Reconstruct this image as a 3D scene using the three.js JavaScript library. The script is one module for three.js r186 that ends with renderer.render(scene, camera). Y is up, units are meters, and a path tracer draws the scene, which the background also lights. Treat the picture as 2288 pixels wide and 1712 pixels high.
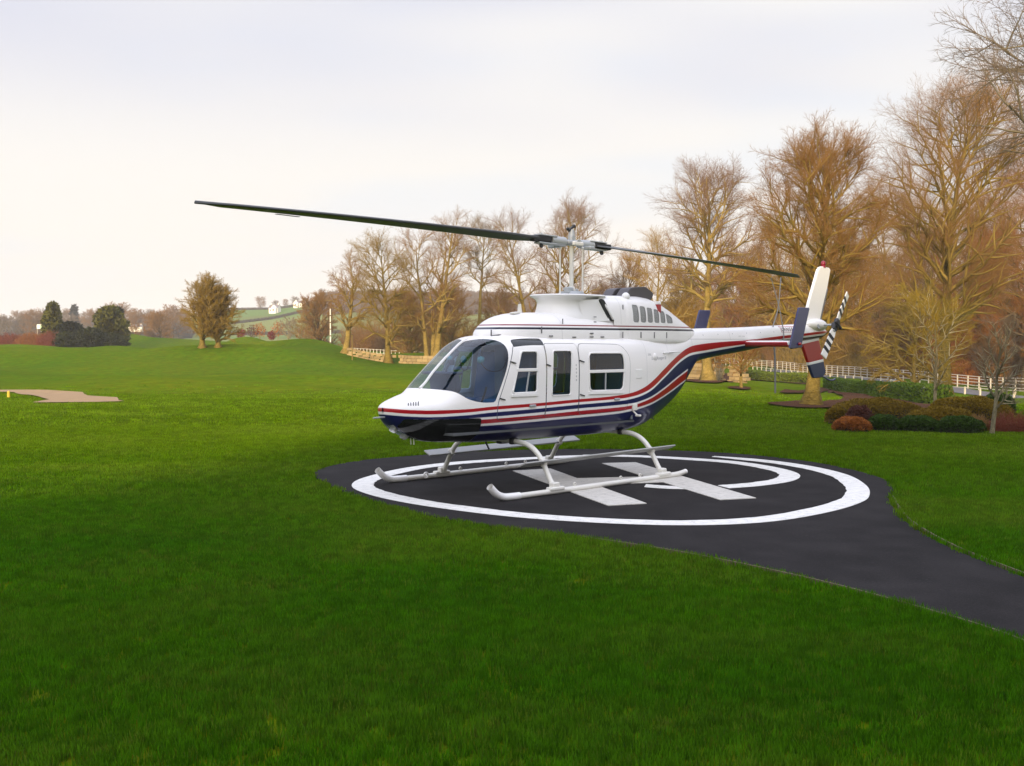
import * as THREE from 'three';
import { mergeGeometries } from 'three/addons/utils/BufferGeometryUtils.js';
import { RoundedBoxGeometry } from 'three/addons/geometries/RoundedBoxGeometry.js';

// ---------------------------------------------------------------- camera, sky, sun, exposure
const FOC = 2358.3, HOR = 762.07, EYE = 1.933;                 // focal length and horizon row of a 2288 x 1712 photograph, eye height
const PITCH = Math.atan((856 - HOR) / FOC);
const scene = new THREE.Scene();
const camera = new THREE.PerspectiveCamera(2 * Math.atan(856 / FOC) * 180 / Math.PI, 1024 / 766, 0.1, 6000);
camera.position.set(0, EYE, 0);
camera.rotation.set(-PITCH, 0, 0);
const renderer = new THREE.WebGLRenderer({ antialias: true });
renderer.setSize(1024, 766);
renderer.toneMapping = THREE.LinearToneMapping;
renderer.toneMappingExposure = 1.3;
renderer.shadowMap.enabled = true;

// value noise and random numbers
function rng(a) { return () => { a = (a + 0x6d2b79f5) | 0; let t = Math.imul(a ^ (a >>> 15), 1 | a); t = (t + Math.imul(t ^ (t >>> 7), 61 | t)) ^ t; return ((t ^ (t >>> 14)) >>> 0) / 4294967296; }; }
function hash(x, y, s) { let h = Math.imul(x | 0, 374761393) + Math.imul(y | 0, 668265263) + Math.imul(s | 0, 2147483629 ^ 0x5bd1e995); h = Math.imul(h ^ (h >>> 13), 1274126177); return ((h ^ (h >>> 16)) >>> 0) / 4294967296; }
function vnoise(x, y, s = 0) { const i = Math.floor(x), j = Math.floor(y), f = x - i, g = y - j, u = f * f * (3 - 2 * f), v = g * g * (3 - 2 * g); return (hash(i, j, s) * (1 - u) + hash(i + 1, j, s) * u) * (1 - v) + (hash(i, j + 1, s) * (1 - u) + hash(i + 1, j + 1, s) * u) * v; }
function fbm(x, y, s = 0, o = 4) { let a = 0, k = 0.5, t = 0; for (let i = 0; i < o; i++) { a += k * vnoise(x, y, s + i * 17); t += k; k *= 0.5; x = x * 2.03 + 7.1; y = y * 2.03 + 3.7; } return a / t; }
const clamp = (x, a, b) => Math.min(b, Math.max(a, x)), lerp = (a, b, t) => a + (b - a) * t, smooth = (a, b, x) => { const t = clamp((x - a) / (b - a), 0, 1); return t * t * (3 - 2 * t); };

// a thin, even winter overcast, warm towards the sun behind the viewer and along the horizon
const sunDir = new THREE.Vector3(-0.27, 0, 0.963).normalize().multiplyScalar(Math.cos(0.185)).setY(Math.sin(0.185));
{
  const W = 1024, H = 512, d = new Float32Array(W * H * 4);
  for (let j = 0; j < H; j++) for (let i = 0; i < W; i++) {
    const el = ((j + 0.5) / H - 0.5) * Math.PI, an = ((i + 0.5) / W - 0.5) * 2 * Math.PI, x = Math.cos(an) * Math.cos(el), y = Math.sin(el), z = Math.sin(an) * Math.cos(el);
    const yy = Math.max(y, 0) + 0.16, n = fbm(x / yy * 0.9 + 4.2, z / yy * 1.5 + 1.3, 5, 5), m = fbm(x / yy * 0.45 + 9.1, z / yy * 0.8 + 2.2, 31, 3);
    const low = Math.exp(-Math.max(y, 0) / 0.14), c = smooth(0.36, 0.62, n), b = smooth(0.33, 0.52, m) * smooth(0.14, 0.3, y);
    let r = lerp(0.86, 0.98, c), g = lerp(0.92, 0.97, c), bl = lerp(1.0, 0.955, c);
    r = lerp(r, 0.6, b * 0.8); g = lerp(g, 0.65, b * 0.8); bl = lerp(bl, 0.86, b * 0.8);
    r = lerp(r, 1.02, low * 0.9); g = lerp(g, 0.93, low * 0.9); bl = lerp(bl, 0.8, low * 0.9);
    const up = (1 + 1.55 * smooth(0.36, 0.85, y)) / 1.3; r *= up; g *= up; bl *= up;
    const s = Math.max(0, x * sunDir.x + y * sunDir.y + z * sunDir.z), w = (Math.pow(s, 2) * 1.1 + Math.pow(s, 8) * 0.8) / 1.3; r += w; g += w * 0.93; bl += w * 0.82;
    if (y < 0) { const t = smooth(0, -0.15, y); r = lerp(r, 0.25, t); g = lerp(g, 0.27, t); bl = lerp(bl, 0.2, t); }
    d.set([r, g, bl, 1], (j * W + i) * 4);
  }
  const t = new THREE.DataTexture(d, W, H, THREE.RGBAFormat, THREE.FloatType);
  t.mapping = THREE.EquirectangularReflectionMapping; t.magFilter = t.minFilter = THREE.LinearFilter; t.needsUpdate = true;
  scene.background = t; scene.environment = t;
}
const sun = new THREE.DirectionalLight(new THREE.Color().setRGB(1, 0.75, 0.41), 5);
sun.position.copy(sunDir).multiplyScalar(200); sun.target.position.set(0, 0, 0);
sun.castShadow = true; sun.shadow.radius = 6; sun.shadow.mapSize.set(2048, 2048);
Object.assign(sun.shadow.camera, { left: -160, right: 160, top: 120, bottom: -40, near: 1, far: 700 });
scene.add(sun, sun.target);
scene.fog = new THREE.FogExp2(new THREE.Color().setRGB(0.85, 0.85, 0.86), 0.0003);

// ---------------------------------------------------------------- helpers
const used = new Map();
function numbered(n) { const k = used.get(n) ?? 0; used.set(n, k + 1); return k ? n + '_' + String(k).padStart(3, '0') : n; }
function tag(o, label, category, group, kind) { Object.assign(o.userData, { label }); if (category) o.userData.category = category; if (group) o.userData.group = group; if (kind) o.userData.kind = kind; return o; }
function thing(name, label, category, pos = [0, 0, 0], turn = 0, group) { const o = new THREE.Group(); o.name = numbered(name); o.position.set(...pos); o.rotation.y = turn; tag(o, label, category, group); scene.add(o); return o; }
function mesh(name, geo, mat, parent) { const m = new THREE.Mesh(geo, mat); m.name = parent === scene ? numbered(name) : name; m.castShadow = m.receiveShadow = true; parent.add(m); return m; }
function struct(name, geo, mat) { const m = mesh(name, geo, mat, scene); m.userData.kind = 'structure'; return m; }
const lin = (r, g, b) => new THREE.Color().setRGB(r, g, b);
const std = (c, roughness = 0.8, more = {}) => new THREE.MeshStandardMaterial({ color: c, roughness, side: THREE.DoubleSide, ...more });
const V = (x, y, z) => new THREE.Vector3(x, y, z);
function clean(g) { g = g.index ? g.toNonIndexed() : g; for (const k of Object.keys(g.attributes)) if (!['position', 'normal', 'uv'].includes(k)) g.deleteAttribute(k); return g; }
function merge(list) { return mergeGeometries(list.map(clean)); }
function at(g, x, y, z, rx = 0, ry = 0, rz = 0) { return g.applyMatrix4(new THREE.Matrix4().compose(V(x, y, z), new THREE.Quaternion().setFromEuler(new THREE.Euler(rx, ry, rz)), V(1, 1, 1))); }
const bx = (w, h, d, r = 0.01) => r > 0 ? new RoundedBoxGeometry(w, h, d, 2, Math.min(r, w / 2.1, h / 2.1, d / 2.1)) : new THREE.BoxGeometry(w, h, d);
const tube = (pts, r, n = 24, k = 8, closed = false) => new THREE.TubeGeometry(new THREE.CatmullRomCurve3(pts.map((p) => V(...p)), closed, 'centripetal'), n, r, k, closed);
function rod(a, b, r, r2 = r, k = 10) { const A = V(...a), B = V(...b), d = B.clone().sub(A), g = new THREE.CylinderGeometry(r2, r, d.length(), k); g.applyQuaternion(new THREE.Quaternion().setFromUnitVectors(V(0, 1, 0), d.clone().normalize())); return g.translate((A.x + B.x) / 2, (A.y + B.y) / 2, (A.z + B.z) / 2); }
const UNIT = new THREE.BoxGeometry(1, 1, 1);
function bar(name, parent, a, b, w, h, mat) { const A = V(...a), B = V(...b), m = mesh(name, UNIT, mat, parent), d = B.clone().sub(A); m.position.copy(A).add(B).multiplyScalar(0.5); m.scale.set(w, h, d.length()); m.lookAt(B); return m; }
// a scene-level bar has no parent turn, so lookAt above is right for groups at the origin and without turn

// data textures (grain and patches of real matter)
function tex(n, f, srgb = true) { const d = new Uint8Array(n * n * 4); for (let j = 0; j < n; j++) for (let i = 0; i < n; i++) { const c = f(i / n, j / n, i, j); d.set([clamp(c[0], 0, 1) * 255, clamp(c[1], 0, 1) * 255, clamp(c[2], 0, 1) * 255, 255], (j * n + i) * 4); } const t = new THREE.DataTexture(d, n, n); t.wrapS = t.wrapT = THREE.RepeatWrapping; t.magFilter = THREE.LinearFilter; t.minFilter = THREE.LinearMipmapLinearFilter; t.generateMipmaps = true; if (srgb) t.colorSpace = THREE.SRGBColorSpace; t.needsUpdate = true; return t; }
function tnoise(u, v, k, s) { const x = u * k, y = v * k, i = Math.floor(x), j = Math.floor(y), f = x - i, g = y - j, a = f * f * (3 - 2 * f), b = g * g * (3 - 2 * g), h = (p, q) => hash(((p % k) + k) % k, ((q % k) + k) % k, s); return (h(i, j) * (1 - a) + h(i + 1, j) * a) * (1 - b) + (h(i, j + 1) * (1 - a) + h(i + 1, j + 1) * a) * b; }
const grassTex = tex(512, (u, v) => { const n = 0.35 * tnoise(u, v, 8, 1) + 0.25 * tnoise(u, v, 32, 2) + 0.4 * tnoise(u, v, 256, 3); const k = 0.72 + 0.5 * n; return [k * (0.86 + 0.18 * tnoise(u, v, 16, 9)), k * 0.95, k * 0.8]; });
const asphaltTex = tex(1024, (u, v) => { const n = tnoise(u, v, 512, 3), m = tnoise(u, v, 14, 4), q = tnoise(u, v, 5, 7), sc = tnoise(u, v, 160, 15) > 0.86 && tnoise(u, v, 20, 16) > 0.7 ? 0.16 : 0, sp = n > 0.92 ? 0.4 : 0, k = 0.5 + 0.24 * n + 0.16 * m + 0.14 * q + sp + sc; return [k, k * 0.99, k * 0.985]; });
const paintTex = tex(512, (u, v) => { const n = tnoise(u, v, 128, 5), m = tnoise(u, v, 20, 6), o = tnoise(u, v, 220, 8), w = smooth(0.86, 0.98, n * 0.55 + m * 0.4 + o * 0.25) * 0.3, k = 0.98 - 0.07 * m - 0.06 * o - w; return [k, k, k * 0.985]; });
const barkTex = tex(256, (u, v) => { const n = tnoise(u, v, 32, 11) * 0.5 + tnoise(u * 1, v, 8, 12) * 0.5, k = 0.65 + 0.4 * n; return [k, k, k * 0.95]; });
const barkBump = tex(256, (u, v) => { const n = 0.6 * tnoise(u, v, 32, 13) + 0.4 * tnoise(u, v, 64, 14); return [n, n, n]; }, false);
const mulchTex = tex(256, (u, v) => { const n = tnoise(u, v, 64, 21), m = tnoise(u, v, 128, 22), k = 0.5 + 0.6 * n * m + 0.15 * m; return [k, k * 0.92, k * 0.85]; });
const stoneTex = tex(256, (u, v) => { const k = 0.72 + 0.2 * tnoise(u, v, 16, 31) + 0.14 * tnoise(u, v, 64, 32); return [k, k * 0.97, k * 0.9]; });
const sandTex = tex(256, (u, v) => { const k = 0.82 + 0.12 * tnoise(u, v, 128, 41) + 0.08 * tnoise(u, v, 8, 42); return [k, k, k]; });

// ---------------------------------------------------------------- places: pixels of the photograph to points
const cP = Math.cos(PITCH), sP = Math.sin(PITCH);
function ray(px, py) { const a = (px - 1144) / FOC, b = (856 - py) / FOC; return [a, b * cP - sP, cP + b * sP]; }        // x right, y up, z away
const ZT = [0, 20, 36, 45, 55, 65, 80, 110, 150, 190, 250, 350, 450, 600, 700, 900, 1500, 2600];
const AT = [0, 600, 900, 1200, 1550, 1850, 2150];
const YT = [
  [0, 0, 0, 0, 0, 0, 0.05, 0.3, 0.7, 1.0, 0.3, 1.2, 3, 5, 6, 8, 14, 24],
  [0, 0, 0, 0, 0, 0, 0.1, 0.3, 0.6, 0.6, 0.3, 1.2, 3, 5, 6, 8, 14, 24],
  [0, 0, 0, 0, 0, -0.05, -0.1, -0.35, -0.5, -0.5, 0, 1, 3, 5, 6, 8, 14, 24],
  [0, 0, 0, 0, -0.1, -0.3, -0.6, -1, -1.5, -1.5, -1, 1, 3, 5, 6, 8, 14, 24],
  [0, 0, 0, -0.05, -0.15, -0.5, -1, -1.9, -2.2, -2.2, -1.5, 1, 3, 5, 6, 8, 14, 24],
  [0, 0, -0.25, -0.5, -0.8, -1.2, -1.8, -2.2, -2.3, -2.2, -1.5, 1, 3, 5, 6, 8, 14, 24],
  [0, 0.02, -0.35, -0.8, -1.3, -1.75, -2.3, -2.4, -2.4, -2.2, -1.5, 1, 3, 5, 6, 8, 14, 24]];
function table(xs, ys, x) { if (x <= xs[0]) return ys[0]; for (let i = 1; i < xs.length; i++) if (x < xs[i]) { const t = (x - xs[i - 1]) / (xs[i] - xs[i - 1]); return lerp(ys[i - 1], ys[i], t * t * (3 - 2 * t) * 0.5 + t * 0.5); } return ys[ys.length - 1]; }
const HA = [0, 300, 420, 535, 600, 690, 760, 1000, 1300, 2288], HY = [5, 7, 11, 16.5, 17.3, 21.5, 25, 25, 22, 18];
const MOUNDS = [[-37, 150, 1.9, 4.2, 9], [-27.5, 128, 1.9, 4, 9], [-20.5, 112, 0.9, 4, 8], [-47, 118, 0.6, 9, 9], [-30, 76, 0.45, 9, 7], [-62, 140, 0.7, 8, 9], [-69, 200, 1.7, 13, 14], [-82, 165, 0.35, 10, 10], [-20, 92, 0.35, 9, 7], [-34, 84, 0.3, 10, 6], [5.5, 24.5, 0.1, 3.5, 2.2], [-8, 46, 0.16, 7, 3.5]];
function ground(X, Z) {
  if (Z < 1) return 0;
  const a = clamp(1144 + FOC * X / Math.max(Z, 8), AT[0], AT[6]);
  let i = 0; while (i < 5 && a > AT[i + 1]) i++;
  const t = smooth(AT[i], AT[i + 1], a);
  let y = lerp(table(ZT, YT[i], Z), table(ZT, YT[i + 1], Z), t);
  y += table(HA, HY, clamp(1144 + FOC * X / Z, -400, 2700)) * smooth(430, 700, Z);
  if (Z < 320) for (const m of MOUNDS) { const dx = (X - m[0]) / m[3], dz = (Z - m[1]) / m[4], q = dx * dx + dz * dz; if (q < 9) y += m[2] * Math.exp(-q); }
  const w = smooth(26, 75, Z) * (X > 12 ? 0.25 : 1) * (1 - smooth(230, 330, Z));
  if (w > 0) y += w * ((fbm(X * 0.04 + 3, Z * 0.062, 60, 3) - 0.5) * 3.6 + (fbm(X * 0.07 + 8, Z * 0.17, 62, 2) - 0.5) * 0.6 + (fbm(X * 0.15, Z * 0.3, 61, 2) - 0.5) * 0.06);
  return y;
}
function hit(px, py) { const r = ray(px, py); let lo = 3, z = 3; for (; z < 2500; z *= 1.01) { if (EYE + r[1] / r[2] * z < ground(r[0] / r[2] * z, z)) break; lo = z; } let hi = z; for (let i = 0; i < 20; i++) { const m = (lo + hi) / 2; if (EYE + r[1] / r[2] * m < ground(r[0] / r[2] * m, m)) hi = m; else lo = m; } const X = r[0] / r[2] * hi; return [X, ground(X, hi), hi]; }
function place(px, Z) { const X = (px - 1144) / FOC * Z * 1.0008; return [X, ground(X, Z), Z]; }
const heightAt = (py, Z) => { const r = ray(1144, py); return EYE + r[1] / r[2] * Z; };

// ---------------------------------------------------------------- triangle lists that can be cut along a curve
function cut(tris, f) {                                         // [where f < 0, where f >= 0]; a vertex is {p, n}
  const neg = [], pos = [], mid = (a, b, s) => ({ p: a.p.map((x, i) => x + (b.p[i] - x) * s), n: a.n.map((x, i) => x + (b.n[i] - x) * s) });
  for (const t of tris) {
    const d = t.map((v) => f(v.p)), k = (d[0] < 0) + (d[1] < 0) + (d[2] < 0);
    if (k === 3) neg.push(t); else if (k === 0) pos.push(t); else {
      const one = k === 1, i = d.findIndex((x) => (x < 0) === one), a = t[i], b = t[(i + 1) % 3], c = t[(i + 2) % 3], da = d[i], ab = mid(a, b, da / (da - d[(i + 1) % 3])), ac = mid(a, c, da / (da - d[(i + 2) % 3]));
      (one ? neg : pos).push([a, ab, ac]); (one ? pos : neg).push([ab, b, c], [ab, c, ac]);
    }
  }
  return [neg, pos];
}
function geoOf(tris, uv, push = 0) {
  const n = tris.length * 3, P = new Float32Array(n * 3), N = new Float32Array(n * 3), U = new Float32Array(n * 2); let i = 0;
  for (const t0 of tris) { const [A, B, C] = t0.map((v) => v.p), e = [B[0] - A[0], B[1] - A[1], B[2] - A[2]], f = [C[0] - A[0], C[1] - A[1], C[2] - A[2]], m = t0[0].n, t = (e[1] * f[2] - e[2] * f[1]) * m[0] + (e[2] * f[0] - e[0] * f[2]) * m[1] + (e[0] * f[1] - e[1] * f[0]) * m[2] < 0 ? [t0[0], t0[2], t0[1]] : t0; for (const v of t) { for (let k = 0; k < 3; k++) { P[i * 3 + k] = v.p[k] + v.n[k] * push; N[i * 3 + k] = v.n[k]; } const q = uv ? uv(v.p) : [0, 0]; U[i * 2] = q[0]; U[i * 2 + 1] = q[1]; i++; } }
  const g = new THREE.BufferGeometry(); g.setAttribute('position', new THREE.BufferAttribute(P, 3)); g.setAttribute('normal', new THREE.BufferAttribute(N, 3)); g.setAttribute('uv', new THREE.BufferAttribute(U, 2)); return g;
}
function sdPoly(pts, x, y) { let d = 1e9, s = 1; for (let i = 0, j = pts.length - 1; i < pts.length; j = i++) { const ex = pts[j][0] - pts[i][0], ey = pts[j][1] - pts[i][1], wx = x - pts[i][0], wy = y - pts[i][1], h = clamp((wx * ex + wy * ey) / (ex * ex + ey * ey), 0, 1), bx_ = wx - ex * h, by = wy - ey * h; d = Math.min(d, bx_ * bx_ + by * by); const c1 = y >= pts[i][1], c2 = y < pts[j][1], c3 = ex * wy > ey * wx; if ((c1 && c2 && c3) || (!c1 && !c2 && !c3)) s = -s; } return s * Math.sqrt(d); }
function rounded(pts, r, k = 5) { const out = [], n = pts.length; for (let i = 0; i < n; i++) { const a = pts[(i + n - 1) % n], b = pts[i], c = pts[(i + 1) % n], la = Math.hypot(a[0] - b[0], a[1] - b[1]), lc = Math.hypot(c[0] - b[0], c[1] - b[1]), q = Math.min(r, la / 2.2, lc / 2.2), p0 = [b[0] + (a[0] - b[0]) * q / la, b[1] + (a[1] - b[1]) * q / la], p1 = [b[0] + (c[0] - b[0]) * q / lc, b[1] + (c[1] - b[1]) * q / lc]; for (let s = 0; s <= k; s++) { const t = s / k, u = 1 - t; out.push([p0[0] * u * u + 2 * b[0] * u * t + p1[0] * t * t, p0[1] * u * u + 2 * b[1] * u * t + p1[1] * t * t]); } } return out; }
function drape(pts, lift, step, sink = 0) {                      // a sheet inside a polygon (x, z away), laid on the ground
  const xs = pts.map((p) => p[0]), zs = pts.map((p) => p[1]), x0 = Math.min(...xs), x1 = Math.max(...xs), z0 = Math.min(...zs), z1 = Math.max(...zs), T = [], nx = Math.ceil((x1 - x0) / step), nz = Math.ceil((z1 - z0) / step);
  const v = (i, j) => { const X = x0 + (x1 - x0) * i / nx, Z = z0 + (z1 - z0) * j / nz; return { p: [X, 0, -Z], n: [0, 1, 0] }; };
  for (let i = 0; i < nx; i++) for (let j = 0; j < nz; j++) { const a = v(i, j), b = v(i + 1, j), c = v(i + 1, j + 1), d = v(i, j + 1); T.push([a, b, c], [a, c, d]); }
  const inn = cut(T, (p) => sdPoly(pts, p[0], -p[2]))[0];
  for (const t of inn) for (const q of t) if (!q.done) { q.done = true; q.p[1] = ground(q.p[0], -q.p[2]) + lift - sink * Math.min(1, -sdPoly(pts, q.p[0], -q.p[2]) / 1.5); }
  const g = geoOf(inn, (p) => [p[0] / 2, -p[2] / 2]); g.computeVertexNormals(); return g;
}

// ---------------------------------------------------------------- the land: one sheet to the horizon
{
  const az = []; for (let a = -180; a < -34; a += 5) az.push(a); for (let a = -34; a < 34; a += 0.3) az.push(a); for (let a = 34; a <= 180; a += 5) az.push(a);
  const rr = [0]; for (let r = 0.6; r < 9; r += 0.45) rr.push(r); for (let r = 9; r < 3200; r *= 1.028) rr.push(r);
  const P = [], C = [], U = [], I = [], na = az.length;
  for (const r of rr) for (const a of az) {
    const t = a * Math.PI / 180, X = r * Math.sin(t), Z = r * Math.cos(t), y = ground(X, Z) - (r < 22 ? 0.03 : 0.03 * (1 - smooth(22, 27, r)));
    P.push(X, y, -Z); U.push(X / 3.1, -Z / 3.1);
    const n = fbm(X * 0.45, Z * 0.45, 70, 4), m = fbm(X * 0.06 + 9, Z * 0.16, 71, 3), px = 1144 + FOC * X / Math.max(Z, 1);
    const q0 = fbm(X * 0.11 + 2, Z * 0.11 + 5, 76, 4) - 0.5; let c = [0.062 + 0.03 * n + 0.03 * m + 0.07 * q0, 0.12 + 0.035 * m + 0.04 * q0, 0.003 + 0.003 * n];
    if (Z > 230) {
      const k = smooth(230, 300, Z), f = fbm(X * 0.012 + 5, Z * 0.02, 72, 2), w = fbm(X * 0.05, Z * 0.05, 74, 3);
      let q = lerp3([0.13, 0.2, 0.07], [0.2, 0.22, 0.1], smooth(0.42, 0.6, f)); q = lerp3(q, [0.16, 0.13, 0.07], smooth(0.55, 0.75, w) * 0.5);
      const wood = smooth(700, 790, px + 60 * (f - 0.5)) * smooth(540, 640, Z); q = lerp3(q, [0.075, 0.055, 0.03], wood);
      const plain = (1 - smooth(380, 450, px)) * smooth(420, 520, Z); q = lerp3(q, [0.1, 0.1, 0.06], plain);
      c = lerp3(c, q, k);
    }
    C.push(...c);
  }
  for (let j = 0; j + 1 < rr.length; j++) for (let i = 0; i + 1 < na; i++) { const a = j * na + i, b = a + 1, c = a + na, d = c + 1; I.push(a, b, d, a, d, c); }
  const g = new THREE.BufferGeometry(); g.setAttribute('position', new THREE.Float32BufferAttribute(P, 3)); g.setAttribute('color', new THREE.Float32BufferAttribute(C, 3)); g.setAttribute('uv', new THREE.Float32BufferAttribute(U, 2)); g.setIndex(I); g.computeVertexNormals();
  const nn = g.attributes.normal; for (let i = 0; i < nn.count; i++) if (nn.getY(i) < 0) nn.setXYZ(i, -nn.getX(i), -nn.getY(i), -nn.getZ(i));
  struct('ground', g, new THREE.MeshPhysicalMaterial({ vertexColors: true, map: grassTex, roughness: 1, specularIntensity: 0.02, side: THREE.DoubleSide, bumpMap: grassTex, bumpScale: 0.02 }));
}
function lerp3(a, b, t) { return a.map((x, i) => lerp(x, b[i], t)); }

// ---------------------------------------------------------------- the landing pad, its painted rings and letter, and the path
const flat = (px, py) => { const r = ray(px, py), t = -EYE / r[1]; return [r[0] * t, r[2] * t]; };
const curveXZ = (pts, n, closed = false) => new THREE.CatmullRomCurve3(pts.map((p) => V(p[0], 0, p[1])), closed, 'centripetal').getPoints(n).map((p) => [p.x, p.z]);
const padEdge = [...curveXZ([[2.96, 7.62], [2.40, 8.57], [1.47, 9.68], [0.69, 10.35], [-0.70, 11.40], [-1.91, 13.05], [-2.52, 14.28], [-2.88, 15.3], [-2.86, 16.06], [-2.48, 17.0], [-1.47, 17.9], [-0.3, 18.55], [1.4, 18.85], [3.53, 18.3], [4.74, 16.96], [5.12, 15.78], [5.2, 14.6], [4.95, 13.64], [4.66, 13.0], [4.36, 11.9], [4.2, 11.12], [4.1, 9.89], [4.19, 8.57]], 150), [4.42, 7], [4.9, 4.5], [5.5, 1], [6, -4], [3.6, -4], [3.6, 3], [3.42, 5.5], [3.31, 6.76]];
function slab(pts, y0, y1, uvs = 1) {
  const sh = new THREE.Shape(pts.map((p) => new THREE.Vector2(p[0], p[1]))), g = new THREE.ExtrudeGeometry(sh, { depth: y1 - y0, bevelEnabled: false });
  g.rotateX(-Math.PI / 2); g.translate(0, y0, 0); g.computeVertexNormals();
  const p = g.attributes.position, u = g.attributes.uv; for (let i = 0; i < p.count; i++) u.setXY(i, p.getX(i) / uvs, p.getZ(i) / uvs); return g;
}
struct('landing_pad', slab(padEdge, -0.12, 0, 2.9), new THREE.MeshPhysicalMaterial({ color: lin(0.029, 0.0265, 0.0265), roughness: 0.95, specularIntensity: 0.25, side: THREE.DoubleSide, map: asphaltTex, bumpMap: asphaltTex, bumpScale: 0.004 }));
const paint = std(lin(0.8, 0.78, 0.75), 0.75, { map: paintTex });
function stroke(outer, width, centre, n, rough, seed, closed = false) {      // a hand-painted line of even width inside the given outer edge
  const o = curveXZ(outer, n, closed), R = rng(seed), inn = o.map((p, i) => { const w = width * (typeof rough === 'function' ? rough(i / n) : 1) + (R() - 0.5) * 0.02, dx = centre[0] - p[0], dz = centre[1] - p[1], d = Math.hypot(dx, dz); return [p[0] + dx / d * w, p[1] + dz / d * w]; });
  return slab([...o, ...inn.reverse()], -0.003, 0.004, 0.9);
}
const RC = [1.4, 14.45], IC = [2.15, 15.7];
const ringShape = stroke([[3.40, 17.66], [4.06, 17.16], [4.57, 16.35], [4.84, 15.25], [4.74, 14.06], [4.51, 13.24], [4.25, 12.68], [3.57, 11.85], [2.65, 11.17], [1.67, 11.01], [0.27, 11.40], [-0.74, 12.07], [-1.45, 12.75], [-1.9, 13.4], [-2.12, 13.93], [-2.16, 14.5], [-2.02, 15.1], [-1.66, 15.95], [-1.02, 16.71], [-0.32, 17.16], [0.65, 17.62], [1.49, 17.86], [2.16, 17.76], [3.06, 17.29], [3.63, 16.84], [4.10, 15.89], [4.15, 15.15], [3.87, 14.51], [3.32, 14.02], [2.98, 13.80], [2.25, 13.68], [1.7, 13.9], [1.2, 14.2]].slice(0, 22), 0.29, RC, 150, (t) => (t < 0.04 ? 0.4 + t * 15 : 1), 3);
const arcShape = stroke([[1.2, 17.84], [1.55, 17.86], [2.16, 17.76], [3.06, 17.29], [3.63, 16.84], [4.10, 15.89], [4.15, 15.15], [3.87, 14.51], [3.32, 14.02], [2.85, 13.78]], 0.29, IC, 80, null, 4);
struct('painted_ring', ringShape, paint);
const arc = struct('painted_arc', arcShape, paint);
arc.position.y = 0.0005;
const letterMat = std(lin(0.62, 0.59, 0.545), 0.8, { map: paintTex });
const H1 = [[0.01, 15.62], [0.58, 15.89], [1.60, 12.47], [1.13, 12.30]], H2 = [[1.42, 16.59], [1.96, 16.71], [3.00, 12.90], [2.53, 12.75]];
const on = (s, t) => [lerp(s[0], s[1] === undefined ? 0 : 0, 0), 0];
const e1 = (t) => [lerp(H1[1][0], H1[2][0], t), lerp(H1[1][1], H1[2][1], t)], e2 = (t) => [lerp(H2[0][0], H2[3][0], t), lerp(H2[0][1], H2[3][1], t)];
{
  const letter = [H1[0], H1[1], e1(0.33), e2(0.43), H2[0], H2[1], H2[2], H2[3], e2(0.58), e1(0.52), H1[2], H1[3]];
  const l = struct('painted_letter', slab(letter, -0.003, 0.0085, 0.9), letterMat); l.userData.label = 'pale painted capital H under the helicopter on the dark pad';
  const tail = struct('painted_arc', stroke([[2.3, 13.69], [2.0, 13.76], [1.75, 13.9]], 0.27, IC, 12, null, 5), paint); tail.position.y = 0.0005;
}
// thin timber edging along the path
{
  const m = std(lin(0.15, 0.12, 0.065), 0.95, { map: barkTex }), along = (pts) => { const c = curveXZ(pts, 60), g = []; for (let i = 0; i + 1 < c.length; i++) { const [x, z] = c[i], [X, Z] = c[i + 1], L = Math.hypot(X - x, Z - z), b = new THREE.BoxGeometry(0.018, 0.075, L + 0.01); b.rotateY(Math.atan2(X - x, -(Z - z)) + Math.PI); b.translate((x + X) / 2, -0.018, -(z + Z) / 2); g.push(b); } return merge(g); };
  struct('path_edging', along([[4.72, 13.0], [4.42, 11.9], [4.26, 11.12], [4.16, 9.89], [4.25, 8.57], [4.48, 7], [4.96, 4.5], [5.56, 1]]), m);
  struct('path_edging', along([[0.66, 10.31], [1.44, 9.64], [2.36, 8.54], [2.92, 7.59], [3.27, 6.74], [3.38, 5.5], [3.56, 3]]), m);
}

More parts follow.
